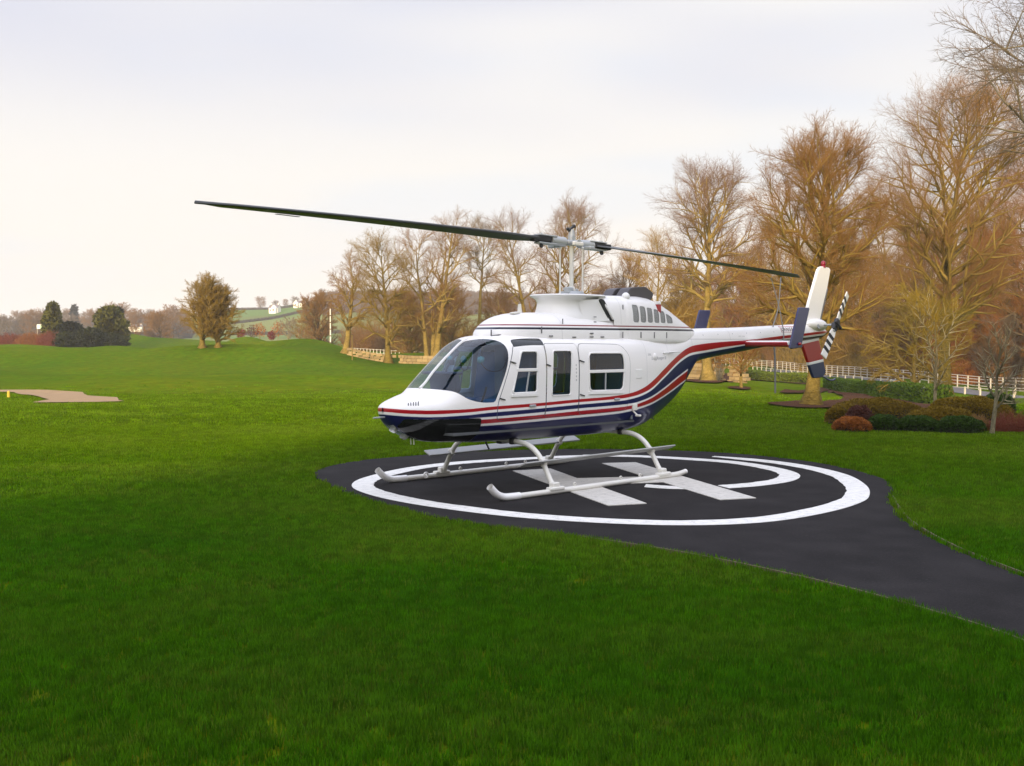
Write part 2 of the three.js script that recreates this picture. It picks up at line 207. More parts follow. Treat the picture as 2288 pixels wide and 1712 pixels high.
// ---------------------------------------------------------------- the helicopter (u aft from the nose, v up, w to its left side, which faces the camera)
const PSI = 0.819, heli = thing('helicopter', 'white helicopter with red and navy stripes standing on the painted landing pad', 'helicopter', [-1.577 + 2.9 * Math.sin(PSI), 0, -(12.841 + 2.9 * Math.cos(PSI))], Math.PI / 2 - PSI);
const BASE = 2.9;                                                // the group stands under the middle of the skids
const H = (name, geo, mat, parent = heli) => mesh(name, geo.translate(parent === heli || parent.isMesh || parent.isGroup ? -BASE : 0, 0, 0), mat, parent);
const U0 = -0.1, UL = 10.5, V0 = 0.5, VL = 2.2, uvOf = (p) => [(p[0] - U0) / UL, (p[1] - V0) / VL];
function pchip(tab) {
  const x = tab.map((p) => p[0]), y = tab.map((p) => p[1]), n = x.length, h = [], d = [], m = new Array(n).fill(0);
  for (let i = 0; i + 1 < n; i++) { h[i] = x[i + 1] - x[i]; d[i] = (y[i + 1] - y[i]) / h[i]; }
  for (let i = 1; i + 1 < n; i++) if (d[i - 1] * d[i] > 0) { const a = 2 * h[i] + h[i - 1], b = h[i] + 2 * h[i - 1]; m[i] = (a + b) / (a / d[i - 1] + b / d[i]); }
  m[0] = d[0]; m[n - 1] = d[n - 2];
  return (q) => { if (q <= x[0]) return y[0]; if (q >= x[n - 1]) return y[n - 1]; let i = 0; while (q > x[i + 1]) i++; const t = (q - x[i]) / h[i], t2 = t * t, t3 = t2 * t; return (2 * t3 - 3 * t2 + 1) * y[i] + (t3 - 2 * t2 + t) * h[i] * m[i] + (-2 * t3 + 3 * t2) * y[i + 1] + (t3 - t2) * h[i] * m[i + 1]; };
}
const hw = pchip([[0, 0.02], [0.03, 0.13], [0.1, 0.235], [0.2, 0.325], [0.4, 0.44], [0.6, 0.515], [0.9, 0.588], [1.25, 0.635], [1.6, 0.655], [2, 0.66], [3.6, 0.66], [4, 0.64], [4.4, 0.585], [4.8, 0.49], [5.2, 0.385], [5.6, 0.3], [6, 0.245], [6.5, 0.215], [7.3, 0.185], [8.4, 0.155], [9.2, 0.135], [9.95, 0.11], [10.2, 0.04]]);
const vt = pchip([[0, 1.12], [0.03, 1.15], [0.1, 1.185], [0.32, 1.255], [0.55, 1.325], [0.64, 1.385], [0.77, 1.52], [1.04, 1.75], [1.31, 1.935], [1.5, 1.99], [1.75, 2.01], [5.4, 2.0], [5.7, 2.06], [5.95, 2.12], [7.3, 2.16], [8.57, 2.21], [9.25, 2.235], [10, 2.21], [10.2, 2.13]]);
const vm = pchip([[0, 1.09], [0.5, 1.08], [1.3, 1.12], [2, 1.15], [4, 1.18], [4.8, 1.4], [5.4, 1.68], [5.8, 1.83], [6.2, 1.88], [7.3, 1.95], [8.4, 2.02], [9.2, 2.08], [10.2, 2.1]]);
const vb = pchip([[0, 1.06], [0.03, 1.0], [0.09, 0.91], [0.25, 0.79], [0.46, 0.705], [0.7, 0.66], [1, 0.642], [1.3, 0.618], [2.3, 0.603], [3.4, 0.585], [4.15, 0.595], [4.6, 0.632], [4.9, 0.71], [5.37, 0.91], [5.68, 1.1], [5.9, 1.35], [6.1, 1.57], [6.5, 1.65], [7.34, 1.74], [8.16, 1.83], [9.2, 1.93], [10, 2.0], [10.2, 2.07]]);
const nt = pchip([[0, 2], [0.5, 2.1], [0.6, 2.2], [1, 2.5], [1.4, 3.2], [1.7, 4.5], [2, 5], [4, 5], [4.8, 3.5], [5.6, 2.6], [6.2, 2.3], [10.2, 2.2]]);
const nb = pchip([[0, 2], [1, 2.2], [1.6, 2.5], [4, 2.4], [5, 2.1], [10.2, 2]]);
function side(u, v) { const a = vm(u), q = v > a ? [(v - a) / (vt(u) - a), nt(u)] : [(a - v) / (a - vb(u)), nb(u)]; return q[0] >= 1 ? 0 : hw(u) * Math.pow(1 - Math.pow(q[0], q[1]), 1 / q[1]); }
function section(W, A, T, B, NT, NB, n) {                        // half an outline from the keel to the roof, evenly spaced
  const raw = []; for (let i = 0; i <= 160; i++) { const b = (i / 160) * Math.PI / 2; raw.push([W * Math.pow(Math.sin(b), 2 / NB), A - (A - B) * Math.pow(Math.cos(b), 2 / NB)]); }
  for (let i = 1; i <= 200; i++) { const b = (i / 200) * Math.PI / 2; raw.push([W * Math.pow(Math.max(0, Math.cos(b)), 2 / NT), A + (T - A) * Math.pow(Math.sin(b), 2 / NT)]); }
  const L = [0]; for (let i = 1; i < raw.length; i++) L.push(L[i - 1] + Math.hypot(raw[i][0] - raw[i - 1][0], raw[i][1] - raw[i - 1][1]));
  const out = []; let k = 0; for (let i = 0; i <= n; i++) { const s = L[L.length - 1] * i / n; while (k < raw.length - 2 && L[k + 1] < s) k++; const t = clamp((s - L[k]) / Math.max(1e-9, L[k + 1] - L[k]), 0, 1); out.push([lerp(raw[k][0], raw[k + 1][0], t), lerp(raw[k][1], raw[k + 1][1], t)]); }
  return out;
}
function loft(us, sec) {                                         // both sides, as a list of triangles with smooth normals
  const rows = us.map((u) => { const s = sec(u), full = []; for (const q of s) full.push([u, q[1], q[0]]); for (let i = s.length - 2; i >= 0; i--) full.push([u, s[i][1], -s[i][0]]); return full; });
  const sub = (a, b) => [a[0] - b[0], a[1] - b[1], a[2] - b[2]], n = rows[0].length, vx = rows.map((r, i) => r.map((p, j) => {
    const du = sub(rows[Math.min(i + 1, rows.length - 1)][j], rows[Math.max(i - 1, 0)][j]), dt = sub(r[Math.min(j + 1, n - 1)], r[Math.max(j - 1, 0)]);
    let N = [du[1] * dt[2] - du[2] * dt[1], du[2] * dt[0] - du[0] * dt[2], du[0] * dt[1] - du[1] * dt[0]]; const l = Math.hypot(...N) || 1; N = N.map((x) => -x / l);
    if (N[2] * p[2] + N[1] * (j > n * 0.25 && j < n * 0.75 ? 0.3 : -0.3) < 0) N = N.map((x) => -x);
    return { p, n: N };
  }));
  const T = []; for (let i = 0; i + 1 < rows.length; i++) for (let j = 0; j + 1 < n; j++) { const a = vx[i][j], b = vx[i + 1][j], c = vx[i + 1][j + 1], d = vx[i][j + 1]; T.push([a, c, b], [a, d, c]); }
  return T;
}
const range = (a, b, s) => { const o = []; const n = Math.round((b - a) / s); for (let i = 0; i <= n; i++) o.push(lerp(a, b, i / n)); return o; };

// paint scheme, drawn in the side view
const cv = document.createElement('canvas'); cv.width = 2048; cv.height = 512;
{
  const c = cv.getContext('2d'), X = (u) => (u - U0) / UL * 2048, Y = (v) => (V0 + VL - v) / VL * 512;
  const white = '#e9e6e3', red = '#a01220', navy = '#181b4c';
  const line = (pts) => { const f = pchip(pts), o = []; for (let u = pts[0][0]; u <= pts[pts.length - 1][0] + 1e-6; u += 0.03) o.push([u, f(u)]); return o; };
  const band = (top, bottom, col) => { const a = line(top), b = line(bottom).reverse(); c.fillStyle = col; c.beginPath(); for (const [u, v] of [...a, ...b]) c.lineTo(X(u), Y(v)); c.closePath(); c.fill(); };
  c.fillStyle = white; c.fillRect(0, 0, 2048, 512);
  const R1 = [[-0.1, 1.128], [0.19, 1.097], [0.45, 1.087], [0.84, 1.09], [1.27, 1.11], [2.09, 1.125], [2.76, 1.145], [3.3, 1.155], [3.62, 1.17], [3.9, 1.195], [4.22, 1.265], [4.5, 1.37], [4.8, 1.5], [5.1, 1.625], [5.42, 1.75], [5.6, 1.81], [5.8, 1.855], [6.1, 1.885], [6.72, 1.92], [7.37, 1.945], [8.48, 2.02], [9.07, 2.055], [9.85, 2.11], [10.4, 2.14]];
  const R2 = [[-0.1, 1.085], [0.19, 1.052], [0.45, 1.042], [0.84, 1.05], [1.27, 1.07], [2.09, 1.086], [2.76, 1.105], [3.62, 1.122], [3.9, 1.142], [4.25, 1.2], [4.85, 1.42], [5.45, 1.663], [5.75, 1.745], [6.22, 1.785], [6.72, 1.832], [7.3, 1.875], [8.3, 1.955], [9.07, 2.01], [9.85, 2.065], [10.4, 2.1]];
  const W1 = R2.map(([u, v]) => [u, v - (u < 1 ? 0.036 : u < 5 ? 0.034 : u < 7 ? 0.04 : u < 8.6 ? 0.025 : 0.038)]);
  band(R1, R2, red); band(W1, [[-0.1, 0.4], [10.4, 0.4]], navy);
  c.fillStyle = '#10122a'; band(W1.filter((p) => p[0] > 8.2), [[8.3, 1.5], [10.4, 1.5]], '#10121f');
  band([[0.9, 0.975], [2.1, 1.003], [2.76, 1.02], [3.62, 1.035], [3.9, 1.045], [4.25, 1.09], [4.85, 1.235], [5.4, 1.405], [5.7, 1.5]], [[0.9, 0.945], [2.1, 0.966], [2.76, 0.983], [3.62, 0.998], [3.9, 1.01], [4.25, 1.058], [4.85, 1.2], [5.4, 1.37], [5.7, 1.465]], white);
  band([[0.9, 0.946], [2.1, 0.967], [2.76, 0.984], [3.62, 0.999], [3.9, 1.011], [4.25, 1.059], [4.85, 1.201], [5.4, 1.371], [5.7, 1.466]], [[0.9, 0.893], [2.1, 0.914], [2.76, 0.925], [3.57, 0.94], [4.25, 1.0], [5.1, 1.16], [5.6, 1.3], [5.7, 1.33]], red);
  band([[0.9, 0.894], [2.1, 0.915], [2.76, 0.926], [3.57, 0.941], [4.25, 1.001], [5.1, 1.161], [5.6, 1.301], [5.7, 1.331]], [[0.9, 0.862], [2.1, 0.88], [2.76, 0.89], [3.57, 0.905], [4.25, 0.968], [5.1, 1.128], [5.6, 1.268], [5.7, 1.3]], white);
  c.fillStyle = '#6f1015'; c.fillRect(X(1.5), Y(2.152), X(5.95) - X(1.5), 3.2); c.fillStyle = '#141726'; c.fillRect(X(1.5), Y(2.113), X(6.0) - X(1.5), 6);
  c.fillStyle = '#8d8d90'; c.font = 'italic bold 13px serif'; c.fillText('LongRanger II', X(4.42), Y(1.66));
  c.font = '9px sans-serif'; c.fillText('206L', X(4.33), Y(1.72));
  c.fillStyle = '#f2f0ec'; c.fillRect(X(8.5), Y(2.19), X(9.0) - X(8.5), Y(2.09) - Y(2.19)); c.strokeStyle = '#8f1420'; c.lineWidth = 2; c.strokeRect(X(8.5), Y(2.19), X(9.0) - X(8.5), Y(2.09) - Y(2.19));
  c.fillStyle = '#3a0d12'; c.font = 'bold 22px sans-serif'; c.fillText('DANGER', X(8.51), Y(2.105), X(8.98) - X(8.52));
  c.fillStyle = '#b8b6b4'; c.font = '7px sans-serif'; c.fillText('KEEP CLEAR', X(7.15), Y(2.0)); for (let i = 0; i < 5; i++) c.fillRect(X(2.72), Y(1.62 - i * 0.05), 4, 6);
  c.fillStyle = '#77787c'; for (let u = 6.15; u < 8.5; u += 0.42) c.fillRect(X(u), Y(2.035 + (u - 6.15) * 0.03), 2.5, 3.5);
  c.fillStyle = '#bdbbb9'; for (const [u, a, b] of [[4.28, 1.95, 1.3], [5.0, 1.98, 1.62], [5.78, 2.1, 1.86], [6.9, 2.13, 1.95], [2.64, 2.32, 2.17], [3.86, 2.55, 2.17], [3.86, 2.09, 1.95], [2.62, 2.09, 1.95]]) c.fillRect(X(u), Y(a), 1, Y(b) - Y(a)); for (let u = 3.95; u < 5.6; u += 0.045) c.fillRect(X(u), Y(1.955), 1, 1); for (let v = 1.35; v < 1.94; v += 0.045) c.fillRect(X(4.24), Y(v), 1, 1);
  c.fillStyle = '#9a9a9c'; c.fillRect(X(5.7), Y(1.965), X(9.3) - X(5.7), 1.2);
}
const liveryTex = new THREE.CanvasTexture(cv); liveryTex.colorSpace = THREE.SRGBColorSpace; liveryTex.magFilter = THREE.LinearFilter; liveryTex.anisotropy = 8;
const skin = new THREE.MeshPhysicalMaterial({ map: liveryTex, roughness: 0.3, specularIntensity: 0.35, clearcoat: 0.4, clearcoatRoughness: 0.06, side: THREE.DoubleSide });
const white = new THREE.MeshPhysicalMaterial({ color: lin(0.8, 0.785, 0.765), roughness: 0.35, clearcoat: 0.4, clearcoatRoughness: 0.15, side: THREE.DoubleSide });
const navy = new THREE.MeshPhysicalMaterial({ color: lin(0.012, 0.015, 0.085), roughness: 0.3, clearcoat: 0.5, clearcoatRoughness: 0.1, side: THREE.DoubleSide });
const red = new THREE.MeshPhysicalMaterial({ color: lin(0.34, 0.008, 0.013), roughness: 0.35, clearcoat: 0.4, clearcoatRoughness: 0.15, side: THREE.DoubleSide });
const black = std(lin(0.012, 0.012, 0.013), 0.5), dark = std(lin(0.03, 0.03, 0.033), 0.6), greyMetal = std(lin(0.36, 0.38, 0.39), 0.42, { metalness: 0.25 }), offwhite = std(lin(0.68, 0.66, 0.6), 0.45), seam = std(lin(0.13, 0.13, 0.135), 0.8);
const glass = new THREE.MeshPhysicalMaterial({ color: lin(0.5, 0.66, 0.82), transmission: 1, thickness: 0, roughness: 0.02, ior: 1.48, side: THREE.DoubleSide });
const sideGlass = new THREE.MeshPhysicalMaterial({ color: lin(0.36, 0.45, 0.53), transmission: 1, thickness: 0, roughness: 0.02, ior: 1.52, side: THREE.DoubleSide });
const darkGlass = new THREE.MeshPhysicalMaterial({ color: lin(0.012, 0.013, 0.012), roughness: 0.09, specularIntensity: 0.6, clearcoat: 0.2, clearcoatRoughness: 0.02, side: THREE.DoubleSide });
const tinted = new THREE.MeshPhysicalMaterial({ color: lin(0.16, 0.2, 0.21), transmission: 1, thickness: 0, roughness: 0.03, ior: 1.55, side: THREE.DoubleSide });

// body
const bodyUs = [0, 0.008, 0.018, 0.03, 0.05, 0.075, ...range(0.1, 4.4, 0.025), ...range(4.44, 10.2, 0.045)];
let body = loft(bodyUs, (u) => section(hw(u), vm(u), vt(u), vb(u), nt(u), nb(u), 56));
// windscreens: behind the nose line, ahead of the door post, below the roof edge; one each side of the centre post
const sill = pchip([[0.5, 1.345], [0.6, 1.335], [0.72, 1.31], [0.88, 1.215], [1.02, 1.175], [1.15, 1.162], [1.4, 1.165]]);
const smax = (a, b, k) => { const h = Math.max(k - Math.abs(a - b), 0) / k; return Math.max(a, b) + h * h * k / 4; };
function windscreenD(p, post = 0.022) { const [u, v, w] = p; if (u > 1.9 || v < 1) return 0.2; let d = smax(sill(u) - v, (u - (1.275 + 0.5 * (v - 1.17))) * 0.9, 0.018); d = smax(d, (u - (1.29 + 0.5 * Math.abs(w))) * 0.85, 0.14); return smax(d, post - Math.abs(w), 0.03); }
const chinD = (p) => { const [u, v, w] = p; if (u > 1.6 || v > 1.2) return 0.2; const top = 0.985 + 0.02 * clamp(0.3 - u, 0, 0.3) - 0.012 * u; return smax(smax(v - top, u - (1.08 + (0.95 - v) * 0.22), 0.03), Math.max(0.115 - Math.abs(w), 0.13 - u, 0.6 - 0.5 * u - v - 0.2), 0.03); };
const roofD = (p) => { const [u, v, w] = p; return v < 1.85 ? 0.2 : smax(Math.abs(u - 1.92) - 0.27, Math.abs(Math.abs(w) - 0.545) - 0.055, 0.04); };
const split = (f) => { const r = cut(body, f); body = r[1]; return r[0]; };
const half = (t, s) => t.filter((q) => (q[0].p[2] + q[1].p[2] + q[2].p[2]) * s > 0);
const screens = split((p) => windscreenD(p)), chins = split(chinD), roofs = split(roofD);
for (const s of [1, -1]) {
  H('windscreen', geoOf(half(screens, s), uvOf), glass);
  H('chin_window', geoOf(half(chins, s), uvOf, 0.004), s > 0 ? darkGlass : tinted);
  H('roof_window', geoOf(half(roofs, s), uvOf, -0.004), darkGlass);
}
// landing light bay in the middle of the nose underside
{
  const bay = split((p) => Math.max(Math.abs(p[2]) - 0.085, p[0] - 0.5, 0.1 - p[0], p[1] - 0.93));
  H('light_bay', geoOf(bay, uvOf, -0.03), std(lin(0.3, 0.32, 0.34), 0.35, { metalness: 0.5 }));
  for (const [u, v] of [[0.16, 0.845], [0.32, 0.75]]) H('landing_light', at(new THREE.CylinderGeometry(0.06, 0.045, 0.05, 20), u + 0.015, v + 0.005, 0, 0, 0, 0.75), std(lin(0.75, 0.76, 0.74), 0.15, { metalness: 0.6 }));
}
// doors with their windows
const doorsDef = {
  front_door: { out: [[1.31, 0.93], [1.315, 1.14], [1.6, 1.78], [1.66, 1.9], [2.168, 1.9], [2.142, 0.93]], r: 0.07, win: [[1.55, 1.265], [1.735, 1.8], [2.02, 1.8], [1.985, 1.265]], wr: 0.05, barV: 1.56, bar: [1.64, 2.01], postV: 1.545, post: [1.79, 1.845] },
  centre_door: { out: [[2.152, 0.93], [2.18, 1.9], [2.79, 1.9], [2.768, 0.93]], r: 0.04, win: [[2.255, 1.213], [2.31, 1.805], [2.665, 1.803], [2.612, 1.21]], wr: 0.04 },
  rear_door: { out: [[2.778, 0.93], [2.802, 1.9], [3.7, 1.885], [3.86, 1.72], [3.84, 1.2], [3.8, 0.95]], r: 0.12, win: [[2.985, 1.25], [2.985, 1.77], [3.705, 1.765], [3.725, 1.6], [3.685, 1.24]], wr: 0.08, barV: 1.515, bar: [2.985, 3.71], postV: 1.5, post: [3.31, 3.32] },
};
const surf = (u, v, s, o = 0) => [u, v, s * (side(u, v) + o)];
for (const s of [1, -1]) for (const [name, D] of Object.entries(doorsDef)) {
  const ring = rounded(D.out, D.r), wring = rounded(D.win, D.wr), inBox = (p) => p[2] * s > 0.3 && p[0] > 1.2 && p[0] < 3.95 && p[1] > 0.85 && p[1] < 1.96;
  const dd = (p) => (inBox(p) ? sdPoly(ring, p[0], p[1]) : 0.2), wd = (p) => sdPoly(wring, p[0], p[1]);
  let panel = split((p) => dd(p) - 0.004);
  const [inner, gap] = cut(panel, (p) => dd(p) + 0.004);
  const [pane, leaf] = cut(inner, wd);
  const door = H(name, geoOf(leaf, uvOf, 0.003), skin);
  H('door_seal', geoOf(gap, uvOf, -0.004), seam, door);
  H('window_pane', geoOf(pane, uvOf, -0.006), sideGlass, door);
  const rim = new THREE.TubeGeometry(new THREE.CatmullRomCurve3(wring.map(([u, v]) => V(...surf(u, v, s, 0.004))), true, 'catmullrom', 0.1), 120, name === 'centre_door' ? 0.01 : 0.014, 6, true);
  H('window_frame', rim, white, door);
  if (D.bar) {
    const f = (a, b, h, d) => rodBox(surf(...a, s, 0.004), surf(...b, s, 0.004), h, d);
    H('window_bar', f([D.bar[0], D.barV], [D.bar[1], D.barV], 0.042, 0.022), white, door);
    const w0 = D.win[0], w1 = D.win[D.win.length - 1];
    H('window_bar', f([D.post[0], w0[1]], [D.post[1], D.postV - 0.01], 0.026, 0.012), greyMetal, door);
    H('window_ledge', f([w0[0] - 0.02, w0[1] - 0.028], [w1[0] + 0.01, w1[1] - 0.028], 0.04, 0.035), white, door);
  }
  const hu = name === 'front_door' ? 1.9 : name === 'rear_door' ? 3.55 : null;
  if (hu) H('door_handle', at(bx(0.11, 0.032, 0.03, 0.012), ...surf(hu, name === 'front_door' ? 1.095 : 1.118, s, 0.012)), greyMetal, door);
  if (name !== 'centre_door') for (const v of [1.2, 1.66]) { const u = name === 'front_door' ? 1.3 + 0.43 * (v - 1.1) + 0.03 : 2.83; H('hinge', rod(surf(u - 0.035, v + 0.012, s, 0.012), surf(u + 0.05, v - 0.012, s, 0.016), 0.008), dark, door); }
  else H('hinge', rod(surf(2.155, 1.63, s, 0.012), surf(2.235, 1.605, s, 0.012), 0.008), dark, door);
}
function rodBox(a, b, h, d) { const A = V(...a), B = V(...b), g = bx(d, h, A.distanceTo(B), 0.006); const o = new THREE.Object3D(); o.position.copy(A).add(B).multiplyScalar(0.5); o.lookAt(B); if (Math.abs(B.y - A.y) > Math.abs(B.x - A.x)) { o.up.set(1, 0, 0); o.lookAt(B); const k = bx(d, h, A.distanceTo(B), 0.004); o.updateMatrix(); return k.applyMatrix4(o.matrix); } o.updateMatrix(); return g.applyMatrix4(o.matrix); }
// the rest of the shell, cut into cabin and tail boom
{
  const [cabin, boom] = cut(body, (p) => p[0] - 5.93);
  H('fuselage', geoOf(cabin, uvOf), skin); H('tail_boom', geoOf(boom, uvOf), skin);
  // centre post and rims of the windscreens
  const pst = range(0.57, 1.36, 0.05).map((u) => [u, vt(u) + 0.006, 0]);
  H('centre_post', new THREE.TubeGeometry(new THREE.CatmullRomCurve3(pst.map((p) => V(...p))), 40, 0.017, 8), white);
}
// hatch, lamp, antenna, step and handles on the left side
H('access_hatch', at(bx(0.15, 0.13, 0.012, 0.006), 4.06, 1.462, side(4.06, 1.46) + 0.001, 0, 0.06, 0), white);
H('vent_cover', at(new THREE.SphereGeometry(0.045, 16, 10).scale(0.75, 1.25, 0.7), 4.52, 1.7, side(4.52, 1.7), 0.1, 0, 0), white);
H('rod_antenna', merge([rod([4.83, 1.755, side(4.83, 1.755) + 0.01], [5.28, 1.77, side(5.28, 1.77) + 0.07], 0.009), at(new THREE.SphereGeometry(0.02, 10, 8), 4.83, 1.755, side(4.83, 1.755) + 0.01), at(bx(0.09, 0.03, 0.03), 5.05, 1.76, side(5.05, 1.76) + 0.03)]), white);
H('boarding_step', merge([at(bx(0.1, 0.09, 0.03), 3.97, 0.985, side(3.97, 0.985) + 0.012), rod([3.95, 0.94, side(3.95, 0.94)], [3.96, 0.87, side(3.95, 0.94) + 0.09], 0.012), at(bx(0.05, 0.03, 0.08), 3.96, 0.87, side(3.95, 0.94) + 0.1)]), offwhite);
H('nose_vent', merge([0, 1, 2, 3, 4].map((i) => at(bx(0.012, 0.06, 0.006, 0.002), 0.185 + i * 0.024, 1.155 + i * 0.004, side(0.185 + i * 0.024, 1.155) + 0.004, 0, -0.75, 0))), seam);
H('pitot_tube', rod([0.06, 1.005, 0], [-0.14, 1.0, 0], 0.011), greyMetal);
for (const k of [1, -1]) H('tow_probe', rod([0.45, 0.72, 0.03 * k], [0.455, 0.64, 0.03 * k], 0.008), offwhite);
for (const g of [rod([1.5, 0.62, 0.2], [1.56, 0.52, 0.2], 0.012), at(bx(0.16, 0.04, 0.1), 1.9, 0.585, 0.1), rod([5.05, 0.79, 0.03], [5.1, 0.73, 0.05], 0.012)]) H('belly_antenna', g, dark);

// ---- cabin inside
const seatMat = std(lin(0.08, 0.14, 0.23), 0.85), panelMat = std(lin(0.035, 0.04, 0.055), 0.7), floorMat = std(lin(0.08, 0.085, 0.09), 0.9), trimMat = std(lin(0.15, 0.17, 0.19), 0.8);
H('cabin_floor', at(bx(3.4, 0.03, 1.12, 0.005), 2.35, 0.78, 0), floorMat);
H('rear_bulkhead', at(bx(0.04, 1.05, 1.16, 0.01), 3.98, 1.33, 0), trimMat);
for (const s of [1, -1]) {
  H('front_seat', merge([at(bx(0.48, 0.14, 0.5, 0.05), 1.72, 1.1, 0.31 * s), at(bx(0.13, 0.72, 0.48, 0.05), 2.02, 1.43, 0.31 * s, 0, 0, -0.14), at(bx(0.5, 0.28, 0.46, 0.02), 1.74, 0.92, 0.31 * s)]), seatMat);
  H('rear_seat', merge([at(bx(0.46, 0.13, 0.52, 0.05), 3.55, 1.1, 0.3 * s), at(bx(0.13, 0.75, 0.52, 0.05), 3.82, 1.43, 0.3 * s, 0, 0, -0.12)]), seatMat);
  H('middle_seat', merge([at(bx(0.42, 0.13, 0.5, 0.05), 2.45, 1.1, 0.3 * s), at(bx(0.12, 0.66, 0.5, 0.05), 2.2, 1.42, 0.3 * s, 0, 0, 0.1)]), seatMat);
  H('cyclic_stick', tube([[1.28, 0.8, 0.31 * s], [1.25, 1.02, 0.31 * s], [1.36, 1.2, 0.31 * s], [1.42, 1.34, 0.31 * s]], 0.014), black);
  for (const k of [1, -1]) H('foot_pedal', at(bx(0.03, 0.12, 0.08), 0.82, 0.9, (0.31 + 0.09 * k) * s), greyMetal);
  const hs = H('headset', at(new THREE.TorusGeometry(0.09, 0.012, 8, 20, Math.PI), 1.38, 1.73, 0.24 * s, 0, 0.7, 0), dark); for (const q of [[1.32, 1.69, 0.3 * s], [1.45, 1.69, 0.18 * s]]) H('ear_cup', at(new THREE.SphereGeometry(0.05, 12, 8).scale(0.6, 1, 1), ...q), std(lin(0.12, 0.3, 0.26), 0.5), hs);
  H('headset_cable', tube([[1.4, 1.66, 0.2 * s], [1.5, 1.55, 0.26 * s], [1.65, 1.56, 0.34 * s], [1.75, 1.72, 0.36 * s]], 0.008), black);
}
H('instrument_panel', merge([at(bx(0.1, 0.26, 0.56, 0.05), 1.06, 1.4, -0.1, 0, 0, 0.15), at(bx(0.2, 0.04, 0.6, 0.02), 1.02, 1.52, -0.1), at(bx(0.26, 0.5, 0.2, 0.03), 1.0, 1.05, 0)]), panelMat);
H('control_tunnel', merge([at(bx(0.3, 1.15, 0.2, 0.04), 2.06, 1.4, 0), at(bx(0.7, 0.3, 0.18, 0.03), 1.55, 0.95, 0)]), trimMat);
H('overhead_console', at(bx(0.5, 0.06, 0.2, 0.02), 1.62, 1.9, 0, 0, 0, 0.06), panelMat);
H('compass', merge([tube([[1.12, 1.3, 0.02], [0.98, 1.55, 0.03], [1.2, 1.8, 0.02]], 0.012), at(bx(0.07, 0.07, 0.07), 1.06, 1.66, 0.03)]), black);

// ---- roof fairings
const cowlW = pchip([[1.58, 0.04], [1.61, 0.15], [1.66, 0.24], [1.75, 0.325], [1.9, 0.4], [2.15, 0.465], [2.6, 0.5], [3.5, 0.5], [4.2, 0.475], [5, 0.385], [5.5, 0.295], [5.95, 0.19], [6.08, 0.1]]);
const domeT = pchip([[1.58, 2.0], [1.62, 2.06], [1.7, 2.13], [1.85, 2.225], [2.0, 2.28], [2.2, 2.312], [2.6, 2.325], [3.9, 2.33]]);
const domeUs = [...range(1.58, 1.8, 0.02), ...range(1.84, 3.8, 0.04)];
H('forward_cowling', geoOf(loft(domeUs, (u) => section(cowlW(u), 1.97, domeT(u), 1.88, 2.7, 6, 30)), uvOf), skin);
const engT = pchip([[3.4, 2.585], [4.4, 2.6], [4.65, 2.585], [4.87, 2.545], [5.16, 2.455], [5.45, 2.345], [5.7, 2.24], [5.95, 2.14], [6.1, 2.1]]);
let eng = loft([...range(3.4, 6.08, 0.022)], (u) => section(cowlW(u) * 0.985 * (u < 4 ? 0.96 : 1) + 0.004, 1.99, engT(u), 1.88, 4.4 - 1.4 * smooth(4.5, 5.8, u), 6, 40));
eng = cut(eng, (p) => (p[1] > 2.24 ? 3.5 + (2.5 - p[1]) * 0.72 - p[0] : 3.7 - p[0]) * 1)[0];
const vents = [];
for (let i = 0; i < 5; i++) { const c0 = 4.12 + i * 0.178; vents.push([[c0 + 0.005, 2.205], [c0, 2.465 - i * 0.018], [c0 + 0.135, 2.455 - i * 0.02], [c0 + 0.142, 2.2]]); }
vents.push([[5.02, 2.2], [5.0, 2.35], [5.08, 2.33], [5.19, 2.29], [5.2, 2.2]]);
const ventMat = std(lin(0.46, 0.46, 0.44), 0.7, { map: tex(64, (u, v, i, j) => { const k = (i % 4 < 2) !== (j % 4 < 2) ? 0.95 : 0.55; return [k, k, k]; }) });
const screensOut = [];
for (const s of [1, -1]) for (const q of vents) { const ring = rounded(q, 0.03, 3), r = cut(eng, (p) => (p[2] * s > 0.02 && p[1] > 2.15 ? sdPoly(ring, p[0], p[1]) : 0.2)); eng = r[1]; screensOut.push(r[0]); }
const engine = H('engine_cowling', geoOf(eng, uvOf), skin);
for (const t of screensOut) H('vent_screen', geoOf(t, (p) => [p[0] * 9, p[1] * 9], -0.006), ventMat, engine);
for (const s of [1, -1]) {
  const lip = []; for (let v = 2.245; v < 2.52; v += 0.03) { const u = 3.5 + (2.5 - v) * 0.72, w = Math.pow(Math.max(0.02, 1 - Math.pow((v - 1.99) / (engT(u) - 1.99), 4.4)), 1 / 4.4) * (cowlW(u) * 0.985 * 0.96 + 0.004); lip.push(V(u, v, s * w)); }
  H('air_intake', merge([new THREE.TubeGeometry(new THREE.CatmullRomCurve3(lip), 24, 0.016, 8)]), white, engine);
  plate(rounded([[3.425, 2.515], [3.51, 2.51], [3.7, 2.25], [3.63, 2.225]], 0.03, 3), 0.04, black, 'intake_duct', 0.432 * s, engine);
  { const q = [[3.1, 2.5, 0.33], [3.44, 2.52, 0.44], [3.64, 2.21, 0.455], [3.15, 2.21, 0.4]].map(([u, v, w]) => [u, v, w * s]), g = new THREE.BufferGeometry(); g.setAttribute('position', new THREE.Float32BufferAttribute(q.flat(), 3)); g.setAttribute('uv', new THREE.Float32BufferAttribute(new Float32Array(8), 2)); g.setIndex([0, 1, 2, 0, 2, 3]); g.computeVertexNormals(); H('intake_cheek', g, white, engine); }
}
